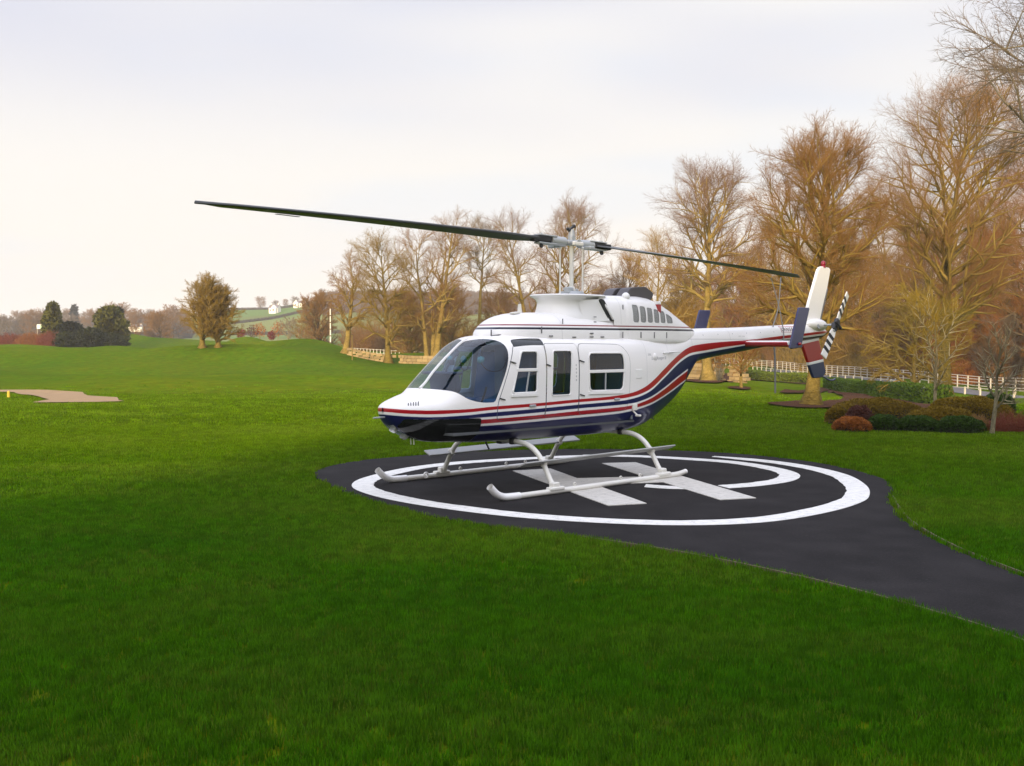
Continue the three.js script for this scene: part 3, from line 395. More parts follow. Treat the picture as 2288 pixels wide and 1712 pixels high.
// rotor pylon with its flared rim
{
  const lv = [[2.16, 0.41], [2.26, 0.395], [2.31, 0.375], [2.37, 0.352], [2.43, 0.338], [2.475, 0.338], [2.505, 0.352], [2.53, 0.38], [2.548, 0.412], [2.556, 0.432], [2.566, 0.44], [2.576, 0.436], [2.584, 0.42], [2.588, 0.2], [2.59, 0.0]], P = [], I = [], N = 64, ring = (r) => { const o = []; for (let i = 0; i < N; i++) { const a = i / N * 2 * Math.PI, x = Math.cos(a), z = Math.sin(a); o.push([3.1 + (x > 0 ? x * Math.max(r, 0.001) + Math.min(0.3, r * 0.9) * Math.min(1, x * 3) : x * r), z * r]); } return o; };
  for (const [v, r] of lv) for (const [x, z] of ring(r)) P.push(x, v, z);
  for (let j = 0; j + 1 < lv.length; j++) for (let i = 0; i < N; i++) { const a = j * N + i, b = j * N + (i + 1) % N; I.push(a, a + N, b, b, a + N, b + N); }
  const g = new THREE.BufferGeometry(); g.setAttribute('position', new THREE.Float32BufferAttribute(P, 3)); g.setIndex(I); g.computeVertexNormals();
  const pylon = H('rotor_pylon', g.setAttribute('uv', new THREE.Float32BufferAttribute(new Float32Array(P.length / 3 * 2), 2)), white);
  for (const v of [2.2, 2.27, 2.33, 2.4, 2.46]) H('latch', at(bx(0.05, 0.012, 0.012, 0.003), 3.34, v, v < 2.3 ? 0.44 : 0.36), seam, pylon);
}
for (const s of [1, -1]) {
  const ex = plate(rounded([[4.2, 2.56], [4.33, 2.7], [4.4, 2.715], [4.68, 2.735], [4.86, 2.645], [4.8, 2.55]], 0.03, 3), 0.2, std(lin(0.1, 0.09, 0.095), 0.5, { metalness: 0.5 }), 'exhaust_stack', 0.14 * s);
  H('exhaust_opening', at(bx(0.15, 0.015, 0.15, 0.006), 4.785, 2.694, 0.14 * s, 0, 0, -0.46), black, ex);
}
H('beacon', at(new THREE.SphereGeometry(0.06, 16, 12).scale(1, 1, 1), 4.12, 2.58, 0.33), white);
H('strobe_light', merge([at(bx(0.1, 0.13, 0.06, 0.015), 4.82, 2.42, 0.36)]), red); H('strobe_cap', at(bx(0.1, 0.05, 0.065, 0.015), 4.82, 2.5, 0.355), white);
H('stub_antenna', at(new THREE.CylinderGeometry(0.022, 0.032, 0.12, 14), 2.3, 2.375, 0), offwhite); H('pad_antenna', at(bx(0.12, 0.025, 0.1, 0.01), 2.1, 2.31, 0.12, 0, 0, 0.12), offwhite);
H('wire_antenna', merge([rod([1.6, 1.99, 0.2], [1.6, 2.08, 0.2], 0.008), rod([1.6, 2.0, 0.2], [1.74, 2.02, 0.3], 0.008)]), dark);
{
  const g = []; for (const [u, v] of [[2.4, 2.0], [2.85, 1.985], [3.2, 1.99], [3.2, 2.04], [3.42, 1.99]]) g.push(at(bx(0.07, 0.014, 0.012, 0.003), u, v, 0.507)); for (const u of [2.25, 3.87, 4.3, 4.65, 5.0]) g.push(at(bx(0.012, 0.09, 0.012, 0.003), u, u < 3 ? 2.08 : 2.02, cowlW(u) * 1.005));
  g.push(at(bx(0.012, 0.07, 0.012, 0.003), 3.92, 2.42, 0.45), at(bx(0.012, 0.07, 0.012, 0.003), 2.66, 2.2, 0.47));
  for (const q of g) H('latch', q, seam);
}
// ---- mast, hub, blades
const BL = 0.035;                                                // the blades stand almost along the fuselage
const UM = 3.32, HV = 3.33;
H('rotor_mast', merge([rod([UM, 2.56, 0], [UM, HV, 0], 0.031, 0.029, 18), at(new THREE.CylinderGeometry(0.045, 0.06, 0.06, 18), UM, 2.68, 0)]), offwhite);
H('swashplate', merge([at(new THREE.CylinderGeometry(0.17, 0.19, 0.035, 28), UM, 2.62, 0), at(bx(0.12, 0.09, 0.1, 0.02), UM - 0.12, 2.65, 0.06), at(bx(0.1, 0.07, 0.12, 0.02), UM + 0.1, 2.645, -0.05)]), greyMetal);
for (const s of [1, -1]) H('pitch_link', merge([rod([UM + 0.2 * s, 2.58, 0.03 * s], [UM + 0.18 * s, HV - 0.08, 0.05 * s], 0.012), at(new THREE.SphereGeometry(0.026, 10, 8), UM + 0.18 * s, HV - 0.07, 0.05 * s)]), offwhite);
const tilt = 0.176 / 5.64;
{
  const rotor = new THREE.Group(); rotor.name = 'rotor'; rotor.position.set(UM - BASE, HV, 0); rotor.rotation.set(0, -BL, -tilt); heli.add(rotor);
  const R = (n, g, m) => mesh(n, g, m, rotor);
  R('rotor_hub', merge([at(bx(0.26, 0.07, 0.13, 0.03), 0, 0, 0), at(bx(0.1, 0.14, 0.09, 0.03), 0, 0.04, 0), at(new THREE.CylinderGeometry(0.035, 0.035, 0.3, 16), 0, 0, 0, Math.PI / 2), at(new THREE.CylinderGeometry(0.035, 0.05, 0.1, 14), 0, 0.14, 0)]), greyMetal);
  R('hub_top', merge([at(bx(0.12, 0.03, 0.04, 0.01), -0.02, 0.2, 0, 0, 0, 0.7), at(bx(0.05, 0.05, 0.05, 0.02), 0.04, 0.24, 0), at(new THREE.SphereGeometry(0.025, 8, 6), -0.08, 0.19, 0)]), black);
  R('trunnion_cap', at(bx(0.2, 0.06, 0.05, 0.02), 0.0, -0.02, 0.13), offwhite);
  for (const s of [1, -1]) {
    const X = (x) => x * s;
    R('blade_grip', merge([at(new THREE.CylinderGeometry(0.062, 0.07, 0.26, 20), X(0.28), 0, 0, 0, 0, Math.PI / 2), at(bx(0.34, 0.022, 0.13, 0.01), X(0.5), 0.055, 0), at(bx(0.34, 0.022, 0.13, 0.01), X(0.5), -0.055, 0), at(new THREE.CylinderGeometry(0.025, 0.025, 0.17, 12), X(0.6), 0, 0)]), greyMetal);
    R('pitch_horn', at(bx(0.1, 0.05, 0.16, 0.015), X(0.24), -0.06, 0.11 * s), greyMetal);
    R('grip_weight', at(new THREE.SphereGeometry(0.03, 12, 8), X(0.6), -0.095, 0.02), black);
    // blade: a slim aerofoil whose leading edge points the way it turns
    const P = [], I = [], prof = [[0, 0], [0.02, 0.5], [0.08, 0.8], [0.25, 1], [0.5, 0.75], [0.8, 0.3], [1, 0.03], [0.8, -0.12], [0.5, -0.3], [0.25, -0.4], [0.08, -0.4], [0.02, -0.25]], st = [0.45, 0.62, 0.8, 1.1, 1.5, 2, 2.6, 3.2, 3.8, 4.4, 5, 5.25, 5.4, 5.55, 5.64], n = prof.length;
    for (const r of st) {
      const ch = 0.33 * (r < 1.1 ? 0.5 + 0.5 * smooth(0.45, 1.1, r) : 1), th = 0.027 * (r < 0.8 ? 1.4 : 1), cut_ = r > 5.25 ? (r - 5.25) / 0.39 : 0, tw = 0.2 - 0.042 * r, droop = -0.09 * (r / 5.64) ** 2;
      for (const [c, t] of prof) { let x = (c - 0.3) * ch; if (cut_) x = lerp(x, 0.02 * ch, cut_ * 0.9); const z0 = -x, y0 = t * th, z = z0 * Math.cos(tw) - y0 * Math.sin(tw), y = z0 * Math.sin(tw) + y0 * Math.cos(tw); P.push(r * -s, y + droop, z * s); }
    }
    for (let j = 0; j + 1 < st.length; j++) for (let i = 0; i < n; i++) { const a = j * n + i, b = j * n + (i + 1) % n; I.push(a, b, a + n, b, b + n, a + n); }
    for (let i = 1; i + 1 < n; i++) { const o = (st.length - 1) * n; I.push(o, o + i, o + i + 1, 0, i + 1, i); }
    const g = new THREE.BufferGeometry(); g.setAttribute('position', new THREE.Float32BufferAttribute(P, 3)); g.setIndex(I); g.computeVertexNormals();
    const b = R('rotor_blade', g, std(lin(0.045, 0.047, 0.045), 0.42));
    mesh('blade_root', at(bx(0.34, 0.085, 0.12, 0.02), -s * 0.6, 0, 0), black, rotor);
    mesh('trim_tab', at(bx(0.3, 0.006, 0.06, 0.002), -s * 4.4, -0.07, -0.23 * s, 0.06 * s), black, rotor);
  }
}
// ---- tail: stabiliser, end plates, fin, guard, gearbox, tail rotor
function plate(pts, t, mat, name, w = 0, parent = heli) { const sh = new THREE.Shape(pts.map((p) => new THREE.Vector2(...p))), g = new THREE.ExtrudeGeometry(sh, { depth: t - 0.016, bevelEnabled: true, bevelSize: 0.012, bevelThickness: 0.008, bevelSegments: 2 }); g.translate(0, 0, w - t / 2 + 0.008); return H(name, g, mat, parent); }
for (const s of [1, -1]) {
  const foil = new THREE.Shape(); [[0, 0], [0.015, 0.022], [0.1, 0.034], [0.25, 0.022], [0.37, 0.003], [0.37, -0.003], [0.2, -0.04], [0.06, -0.05], [0.015, -0.03]].forEach((p, i) => (i ? foil.lineTo(...p) : foil.moveTo(...p)));
  const g = new THREE.ExtrudeGeometry(foil, { depth: 0.86, bevelEnabled: false }); g.translate(7.36, 1.905, s > 0 ? 0.13 : -0.99); const st = H('stabiliser', g, white);
  const tp = new THREE.ExtrudeGeometry(new THREE.Shape([[0.004, 0.012], [0.016, -0.03], [0.06, -0.05], [0.2, -0.04], [0.3, -0.015], [0.3, -0.03], [0.2, -0.055], [0.055, -0.066], [0.005, -0.04], [-0.014, 0.0], [-0.006, 0.014]].map((p) => new THREE.Vector2(...p))), { depth: 0.84, bevelEnabled: false }); tp.translate(7.36, 1.903, s > 0 ? 0.14 : -0.98); H('stabiliser_edge', tp, red, st);
  plate([[7.4, 1.83], [7.45, 1.815], [7.75, 1.84], [7.74, 1.9], [7.955, 2.46], [7.94, 2.475], [7.66, 2.47], [7.65, 2.45]], 0.035, navy, 'end_plate', 1.0 * s);
  H('position_light', merge([at(new THREE.SphereGeometry(0.025, 10, 8).scale(1.6, 1, 1), 7.66, 1.885, s * 1.03)]), s > 0 ? red : std(lin(0.05, 0.4, 0.1), 0.4));
}
const finUp = plate([[9.44, 2.18], [9.54, 2.5], [9.62, 2.68], [9.9, 3.24], [9.96, 3.29], [10.02, 3.305], [10.26, 3.29], [10.3, 3.26], [10.2, 2.94], [10.05, 2.59], [9.95, 2.31], [9.93, 2.18]], 0.06, white, 'vertical_fin');
plate([[10.21, 2.9], [10.225, 2.9], [10.065, 2.5], [9.965, 2.25], [9.95, 2.25]], 0.066, seam, 'fin_seam', 0, finUp);
H('fin_light', merge([at(new THREE.CylinderGeometry(0.035, 0.05, 0.05, 14), 10.1, 3.32, 0), at(new THREE.SphereGeometry(0.045, 14, 10).scale(1, 1.3, 1), 10.1, 3.37, 0)]), std(lin(0.2, 0.005, 0.02), 0.25));
plate([[9.38, 1.92], [9.93, 1.98], [9.93, 1.955], [9.38, 1.885]], 0.062, white, 'fin_band');
const finLow = plate([[9.39, 1.87], [9.93, 1.94], [10.08, 1.6], [9.6, 1.545]], 0.06, red, 'ventral_fin');
plate([[9.605, 1.53], [10.085, 1.585], [10.095, 1.555], [9.62, 1.5]], 0.064, white, 'fin_band', 0, finLow);
plate([[9.625, 1.49], [10.1, 1.54], [10.17, 1.37], [10.16, 1.33], [10.08, 1.27], [9.82, 1.255], [9.78, 1.27]], 0.06, navy, 'fin_tip', 0, finLow);
H('tail_guard', merge([tube([[10.0, 1.285, 0], [10.2, 1.25, 0], [10.35, 1.2, 0], [10.5, 1.19, 0], [10.58, 1.215, 0]], 0.016)]), navy);
H('gearbox_fairing', at(new THREE.SphereGeometry(1, 28, 20).scale(0.3, 0.115, 0.14), 9.75, 2.23, 0.08, 0, 0, -0.06), white);
H('gearbox_port', at(new THREE.CylinderGeometry(0.045, 0.045, 0.01, 20), 9.62, 2.2, 0.205, Math.PI / 2 - 0.1), greyMetal);
{
  const tr = new THREE.Group(); tr.name = 'tail_rotor'; tr.position.set(9.79 - BASE, 2.225, 0.45); tr.rotation.z = -0.62; heli.add(tr);
  const R = (n, g, m) => mesh(n, g, m, tr);
  R('tail_rotor_hub', merge([at(new THREE.CylinderGeometry(0.05, 0.05, 0.12, 16), 0, 0, 0, Math.PI / 2), at(bx(0.12, 0.24, 0.07, 0.02), 0, 0, 0), at(bx(0.24, 0.05, 0.05, 0.02), 0, 0, 0.05)]), dark);
  R('drive_shaft', rod([0, 0, -0.32], [0, 0, 0], 0.022), greyMetal);
  const c = document.createElement('canvas'); c.width = 64; c.height = 256; const k = c.getContext('2d'); k.fillStyle = '#e6e2dc'; k.fillRect(0, 0, 64, 256); k.fillStyle = '#0c0c0e'; for (const y of [38, 88, 138]) { k.beginPath(); k.moveTo(0, y); k.lineTo(64, y + 10); k.lineTo(64, y + 36); k.lineTo(0, y + 26); k.fill(); }
  const t = new THREE.CanvasTexture(c); t.colorSpace = THREE.SRGBColorSpace; t.magFilter = THREE.LinearFilter; const bm = std(new THREE.Color(1, 1, 1), 0.5, { map: t });
  for (const s of [1, -1]) {
    const sh = new THREE.Shape([[-0.045, 0.09], [0.045, 0.09], [0.07, 0.2], [0.07, 0.7], [-0.07, 0.7], [-0.07, 0.2]].map((p) => new THREE.Vector2(...p))), g = new THREE.ExtrudeGeometry(sh, { depth: 0.012, bevelEnabled: true, bevelSize: 0.004, bevelThickness: 0.004, bevelSegments: 1 }); g.translate(0, 0, -0.006);
    const p = g.attributes.position, u = g.attributes.uv; for (let i = 0; i < p.count; i++) u.setXY(i, (p.getX(i) + 0.07) / 0.14, p.getY(i) / 0.7);
    g.rotateY(0.2); if (s < 0) g.rotateZ(Math.PI); R('tail_rotor_blade', g, bm);
    R('blade_grip', at(bx(0.07, 0.1, 0.05, 0.02), 0, 0.1 * s, 0), greyMetal);
  }
}
// ---- landing gear
const gear = new THREE.MeshPhysicalMaterial({ color: lin(0.68, 0.66, 0.6), roughness: 0.4, clearcoat: 0.2, side: THREE.DoubleSide });
for (const s of [1, -1]) {
  const w = 1.135 * s, sk = H('skid', tube([[0.76, 0.175, w], [0.84, 0.1, w], [0.95, 0.052, w], [1.1, 0.04, w], [1.4, 0.038, w], [4.1, 0.038, w], [4.35, 0.042, w], [4.5, 0.06, w]], 0.036, 120, 12), gear);
  H('skid_shoe', merge([tube([[0.735, 0.195, w], [0.84, 0.103, w], [0.95, 0.055, w], [1.1, 0.043, w], [1.22, 0.042, w]], 0.045, 40, 12), at(new THREE.SphereGeometry(0.038, 12, 8), 4.5, 0.06, w)]), white, sk);
  for (const u of [1.85, 4.0]) H('skid_saddle', merge([at(bx(0.26, 0.05, 0.1, 0.02), u, 0.07, w), at(bx(0.12, 0.1, 0.09, 0.02), u, 0.1, w - 0.02 * s)]), gear, sk);
  for (const u of [2.2, 3.1, 3.5]) H('tie_ring', at(new THREE.TorusGeometry(0.02, 0.009, 8, 14), u, 0.095, w), gear, sk);
  if (s < 0) H('wheel_ring', at(new THREE.TorusGeometry(0.035, 0.014, 10, 20), 1.52, 0.06, w + 0.06), white, sk);
  H('flight_step', at(bx(3.0, 0.022, 0.15, 0.01), 2.94, 0.395, 0.945 * s, -0.42 * s, 0, 0.008), std(lin(0.36, 0.36, 0.345), 0.55));
  for (const u of [1.85, 4.0]) H('step_clamp', at(bx(0.07, 0.1, 0.1, 0.02), u, 0.375, 0.915 * s, 0.45 * s), gear);
}
for (const u of [1.85, 4.0]) {
  const h = [[1.125, 0.07], [1.05, 0.16], [0.98, 0.27], [0.9, 0.39], [0.82, 0.48], [0.7, 0.56], [0.56, 0.602], [0.4, 0.615], [0, 0.617]], pts = [...h.map(([w, v]) => [u, v, w]), ...h.slice(0, -1).reverse().map(([w, v]) => [u, v, -w])];
  H('cross_tube', tube(pts, 0.034, 90, 12), gear);
  for (const s of [1, -1]) H('tube_mount', at(bx(0.12, 0.08, 0.07, 0.02), u, 0.615, 0.36 * s), black);
}
// the strap that ties the rear blade to the tail boom
{
  const strapMat = std(lin(0.22, 0.22, 0.22), 0.9), st = thing('tie_down_strap', 'thin grey tie down strap from the rear rotor blade to the tail boom', 'strap', [heli.position.x, 0, heli.position.z], heli.rotation.y);
  const S = (n, g) => { g.translate(-BASE, 0, 0); return mesh(n, g, strapMat, st); };
  S('strap_line', tube([[8.72, 3.06, -0.02], [8.45, 2.5, 0.1], [8.25, 2.18, 0.13]], 0.011, 20, 6));
  S('strap_line', tube([[8.3, 3.04, 0.05], [8.42, 2.6, 0.12], [8.5, 2.2, 0.165], [8.53, 2.0, 0.17], [8.5, 1.93, 0.15]], 0.01, 30, 6));
  S('strap_end', tube([[8.3, 1.86, 0.13], [8.33, 1.5, 0.13], [8.36, 1.02, 0.12]], 0.017, 12, 6));
}

// ---------------------------------------------------------------- bare trees: a trunk with limbs, and a crown of branches and twigs
class Tubes {
  constructor() { this.P = []; this.N = []; this.I = []; }
  tube(pts, rad, k) {
    let ref = Math.abs(pts[1].y - pts[0].y) > 0.8 * pts[1].distanceTo(pts[0]) ? V(1, 0, 0) : V(0, 1, 0), base = this.P.length / 3;
    pts.forEach((p, i) => { const d = (pts[i + 1] || p).clone().sub(pts[i - 1] || p).normalize(), a = ref.clone().cross(d).normalize(), b = d.clone().cross(a); for (let j = 0; j < k; j++) { const t = j / k * 2 * Math.PI, x = Math.cos(t), y = Math.sin(t), n = [a.x * x + b.x * y, a.y * x + b.y * y, a.z * x + b.z * y], r = typeof rad === 'function' ? rad(i, t) : rad[i]; this.P.push(p.x + n[0] * r, p.y + n[1] * r, p.z + n[2] * r); this.N.push(...n); } });
    for (let i = 0; i + 1 < pts.length; i++) for (let j = 0; j < k; j++) { const a = base + i * k + j, b = base + i * k + (j + 1) % k; this.I.push(a, b, a + k, b, b + k, a + k); }
  }
  spike(p, q, r) {                                               // a tapering twig of three sides
    const d = q.clone().sub(p).normalize(), a = (Math.abs(d.y) > 0.8 ? V(1, 0, 0) : V(0, 1, 0)).cross(d).normalize(), b = d.clone().cross(a), o = this.P.length / 3;
    for (let j = 0; j < 3; j++) { const t = j * 2.0944, x = Math.cos(t), y = Math.sin(t), n = [a.x * x + b.x * y, a.y * x + b.y * y, a.z * x + b.z * y]; this.P.push(p.x + n[0] * r, p.y + n[1] * r, p.z + n[2] * r); this.N.push(...n); }
    this.P.push(q.x, q.y, q.z); this.N.push(d.x, d.y, d.z); this.I.push(o, o + 1, o + 3, o + 1, o + 2, o + 3, o + 2, o, o + 3);
  }
  geo(uv) { const g = new THREE.BufferGeometry(); g.setAttribute('position', new THREE.Float32BufferAttribute(this.P, 3)); g.setAttribute('normal', new THREE.Float32BufferAttribute(this.N, 3)); if (uv) { const U = new Float32Array(this.P.length / 3 * 2); for (let i = 0; i < U.length / 2; i++) { const x = this.P[i * 3], y = this.P[i * 3 + 1], z = this.P[i * 3 + 2]; U[i * 2] = Math.atan2(this.N[i * 3 + 2], this.N[i * 3]) / Math.PI * 0.5; U[i * 2 + 1] = y / 1.2; } g.setAttribute('uv', new THREE.BufferAttribute(U, 2)); } g.setIndex(this.I); return g; }
}
function bend(d, ang, az) { const a = (Math.abs(d.y) > 0.9 ? V(1, 0, 0) : V(0, 1, 0)).cross(d).normalize(), b = d.clone().cross(a), s = Math.sin(ang); return d.clone().multiplyScalar(Math.cos(ang)).addScaledVector(a, s * Math.cos(az)).addScaledVector(b, s * Math.sin(az)).normalize(); }
function grow({ seed, h, spread, r, clear = 0.3, limbs = 14, stems = 1, twig = 1, thick = 1, lift = 0.5, lean = 0, fan = 0, density = 1, droop = 0 }) {
  const R = rng(seed), T = new Tubes(), C = new Tubes(), rn = (a, b) => a + (b - a) * R();
  function path(o, d, L, n, wob, up) { const P = [o.clone()], D = []; let p = o.clone(), q = d.clone(); for (let i = 0; i < n; i++) { q = q.clone().add(V(rn(-wob, wob), rn(-wob, wob) + up, rn(-wob, wob))).normalize(); p = p.clone().addScaledVector(q, L / n); P.push(p); D.push(q); } D.push(q); return [P, D]; }
  const along = (P, D, t) => { const x = t * (P.length - 1), i = Math.min(P.length - 2, Math.floor(x)); return [P[i].clone().lerp(P[i + 1], x - i), D[i]]; };
  const M = [], X = V(0, 1, 0);
  function sprays(P, D, L, n, t0 = 0.1) { for (let i = 0; i < n; i++) { const t = t0 + (1 - t0) * Math.pow((i + R()) / n, 0.8), [p, d] = along(P, D, Math.min(0.99, t)), e = bend(d, rn(0.15, 0.85), rn(0, 6.28)); e.y += 0.16 * lift - droop; e.normalize(); const l = L * rn(0.6, 1.15); M.push(new THREE.Matrix4().compose(p, new THREE.Quaternion().setFromUnitVectors(X, e).multiply(new THREE.Quaternion().setFromAxisAngle(X, R() * 6.28)), V(l * 0.85, l, l * 0.85))); } }
  function limb(o, d, L, r0, lvl) {
    const n = lvl === 1 ? 7 : 4, [P, D] = path(o, d, L, n, lvl === 1 ? 0.17 : 0.22, (lvl === 1 ? 0.055 : 0.02) * lift * 1.5 - droop * 0.14 * lvl);
    (lvl === 1 && r0 > r * 0.22 ? T : C).tube(P, P.map((_, i) => r0 * (1 - 0.8 * i / n)), lvl === 1 ? 6 : 4);
    if (lvl < 2) { const m = Math.round(4 + 17 * L / h); for (let i = 0; i < m; i++) { const t = (i + rn(0.2, 0.8)) / m * 0.82 + 0.18, [p, q] = along(P, D, t), l = L * 0.52 * (1.1 - 0.5 * t) * rn(0.75, 1.2); if (l > 0.02 * h) limb(p, bend(q, rn(0.5, 0.95), i * 2.4 + rn(-0.5, 0.5)), l, r0 * (1 - 0.8 * t) * 0.7 + 0.0012 * h, 2); } sprays(P, D, 0.085 * h * twig, Math.round(5 * density), 0.5); }
    else sprays(P, D, 0.085 * h * twig, Math.round((3 + 24 * L / h) * density), 0.15);
  }
  for (let s = 0; s < stems; s++) {
    const az = s / stems * 6.28 + rn(0, 0.6), tiltA = stems > 1 ? rn(0.12, 0.3) + fan : lean, d0 = V(Math.sin(tiltA) * Math.cos(az), Math.cos(tiltA), Math.sin(tiltA) * Math.sin(az)); if (stems === 1) d0.set(Math.sin(lean), Math.cos(lean), 0);
    const H0 = h * (stems > 1 ? rn(0.7, 0.86) : 0.82), r0 = stems > 1 ? r * rn(0.6, 0.85) : r, n = 12, [P, D] = path(V(stems > 1 ? Math.cos(az) * r * 0.9 : 0, -0.15, stems > 1 ? Math.sin(az) * r * 0.9 : 0), d0, H0, n, 0.07, 0.05);
    const ph = rn(0, 6);
    T.tube(P, (i, t) => r0 * (1 - 0.9 * Math.pow(i / n, 0.85)) * (i === 0 ? 1.75 + 0.3 * Math.sin(4 * t + ph) : i === 1 ? 1.1 + 0.05 * Math.sin(5 * t + ph) : 1) + 0.006, 12);
    const m = Math.round(limbs / stems * (stems > 1 ? 1.3 : 1));
    for (let i = 0; i < m; i++) {
      const t = clear + (1 - clear) * (i + rn(0, 0.8)) / m, [p, d] = along(P, D, Math.min(0.98, t)), f = (t - clear) / (1 - clear), env = Math.sqrt(Math.max(0.05, 1 - Math.pow((f - 0.42) / 0.66, 2)));
      const L = 1.3 * spread / Math.pow(stems, 0.35) * env * rn(0.75, 1.12), e = bend(d, lerp(1.3, 0.62, f) * rn(0.85, 1.1) * (1 - 0.15 * lift), i * 2.4 + rn(-0.4, 0.4));
      limb(p, e, L, Math.min(r0 * 0.5, (1 - 0.9 * Math.pow(t, 0.85)) * r0 * 0.62 + 0.01), 1);
    }
  }
  return [T.geo(true), C.geo(), M];
}
const sprayGeo = new Map();
function spray(r) {                                               // a metre long shoot with side shoots, the unit that crowns are made of
  const k = Math.round(r * 2000); if (sprayGeo.has(k)) return sprayGeo.get(k);
  const R = rng(321), C = new Tubes(), rn = (a, b) => a + (b - a) * R(), bent = V(0.12, 1, 0.05);
  const on = (t) => V(0.14 * t * t, t, 0.06 * t * t); C.tube([on(0), on(0.35), on(0.7), on(1)], [r, r * 0.8, r * 0.55, r * 0.2], 3);
  for (let i = 0; i < 9; i++) { const t = 0.08 + 0.84 * i / 9, p = on(t), e = bend(bent.clone().normalize(), rn(0.4, 0.85), i * 2.4 + rn(-0.4, 0.4)), l = rn(0.3, 0.62) * (1.15 - 0.6 * t), q = p.clone().addScaledVector(e, l); C.spike(p, q, r * 0.62); for (let k2 = 0; k2 < 2; k2++) { const pp = p.clone().lerp(q, rn(0.25, 0.75)), f = bend(e, rn(0.35, 0.75), rn(0, 6.28)); C.spike(pp, pp.clone().addScaledVector(f, l * rn(0.35, 0.7)), r * 0.42); } }
  const g = C.geo(); sprayGeo.set(k, g); return g;
}
function crownOf(t, M, r, mat) { const im = new THREE.InstancedMesh(spray(r), mat, M.length); im.name = 'crown'; im.userData.kind = 'stuff'; M.forEach((m, i) => im.setMatrixAt(i, m)); im.castShadow = im.receiveShadow = true; t.add(im); sprayCount += M.length; return im; }
let sprayCount = 0;
const barkOf = (c) => new THREE.MeshPhysicalMaterial({ color: c, roughness: 0.95, specularIntensity: 0.25, side: THREE.DoubleSide, map: barkTex, bumpMap: barkBump, bumpScale: 0.03 });
const BARK = { olive: barkOf(lin(0.26, 0.19, 0.055)), gold: barkOf(lin(0.33, 0.24, 0.08)), grey: barkOf(lin(0.2, 0.17, 0.13)), pale: barkOf(lin(0.36, 0.31, 0.21)), brown: barkOf(lin(0.14, 0.1, 0.055)) };
const twigOf = (c) => new THREE.MeshPhysicalMaterial({ color: c, roughness: 0.95, specularIntensity: 0.2, side: THREE.DoubleSide });
const TWIG = { pink: twigOf(lin(0.202, 0.120, 0.068)), brown: twigOf(lin(0.220, 0.120, 0.040)), gold: twigOf(lin(0.273, 0.163, 0.028)), olive: twigOf(lin(0.220, 0.142, 0.028)), rust: twigOf(lin(0.229, 0.090, 0.024)), grey: twigOf(lin(0.194, 0.146, 0.096)), yellow: twigOf(lin(0.264, 0.181, 0.024)), red: twigOf(lin(0.176, 0.052, 0.028)), greyTop: twigOf(lin(0.176, 0.138, 0.104)) };
let triCount = 0;
function treeAt(name, label, px, Z, top, left, right, bark, twig, o = {}) {
  const [x, y, z] = o.base ? hit(px, o.base) : place(px, Z); Z = z;
  const h = heightAt(top, Z) - y, spread = (right - left) / 2 / FOC * Z, t = thing(name, label, o.category || 'tree', [x, y, -z], 0, o.group);
  const [a, b, M] = grow({ seed: Math.round(px * 7 + top), h, spread, r: o.r ?? h * 0.024, ...o });
  triCount += (a.index.count + b.index.count) / 3;
  mesh('trunk', a, bark, t); mesh('branches', b, bark, t); crownOf(t, M, (o.fine ?? 0.009) * Math.max(1, Z / 60) ** 0.5 / Math.max(0.35, h / 12), twig); return t;
}
// the row of tall bare trees from the left of the helicopter to the right edge
treeAt('bare_tree', 'leaning bare tree with forked trunk beside the white pole, left of the thicket', 771, 112, 572, 715, 830, BARK.gold, TWIG.brown, { base: 791, lean: 0.1, clear: 0.28, limbs: 14, r: 0.34 });
treeAt('bare_tree', 'bare tree with a dense golden lower crown standing against the stone wall', 867, 100, 515, 795, 930, BARK.olive, TWIG.olive, { base: 811, clear: 0.16, limbs: 24, r: 0.3, density: 1.15 });
treeAt('bare_tree', 'large bare tree with several trunks just left of the helicopter windscreen', 964, 104, 455, 870, 1060, BARK.gold, TWIG.brown, { base: 809, stems: 3, clear: 0.22, limbs: 28, r: 0.42, fan: 0.02 });
treeAt('bare_tree', 'slender tall bare tree with straight pale trunk behind the cabin roof', 1070, 112, 460, 1025, 1140, BARK.gold, TWIG.grey, { clear: 0.52, limbs: 16, r: 0.26 });
treeAt('bare_tree', 'bare tree with two upright trunks behind the rotor mast', 1206, 98, 425, 1130, 1290, BARK.olive, TWIG.pink, { stems: 2, clear: 0.25, limbs: 26, r: 0.42 });
treeAt('bare_tree', 'round headed bare tree just behind and right of the rotor mast', 1285, 96, 425, 1210, 1355, BARK.olive, TWIG.pink, { clear: 0.3, limbs: 20, r: 0.32 });
treeAt('bare_tree', 'small pale bare tree behind the exhaust stacks', 1462, 100, 500, 1385, 1535, BARK.gold, TWIG.gold, { clear: 0.25, limbs: 16, r: 0.25 });
treeAt('bare_tree', 'bare tree with pinkish rounded crown above the tail boom', 1582, 66, 350, 1485, 1695, BARK.gold, TWIG.pink, { clear: 0.4, limbs: 26, r: 0.34, density: 1.35 });
treeAt('bare_tree', 'large bare tree with mossy trunk on the mulch behind the tail fin', 1812, 37, 275, 1680, 1970, BARK.olive, TWIG.brown, { base: 908, clear: 0.3, limbs: 30, r: 0.25, density: 1.5, lift: 0.6, fine: 0.0085 });
treeAt('bare_tree', 'tallest bare tree with thick grey green trunk behind the shrub bed', 2112, 58, 155, 1930, 2300, BARK.olive, TWIG.brown, { clear: 0.26, limbs: 40, r: 0.36, density: 1.7, lift: 0.6, fine: 0.0085 });
treeAt('bare_tree', 'bare tree reaching in over the top right corner', 2640, 20, -330, 2215, 3070, BARK.grey, TWIG.greyTop, { clear: 0.42, limbs: 28, r: 0.2, density: 1.0, droop: 0.06, fine: 0.0085 });
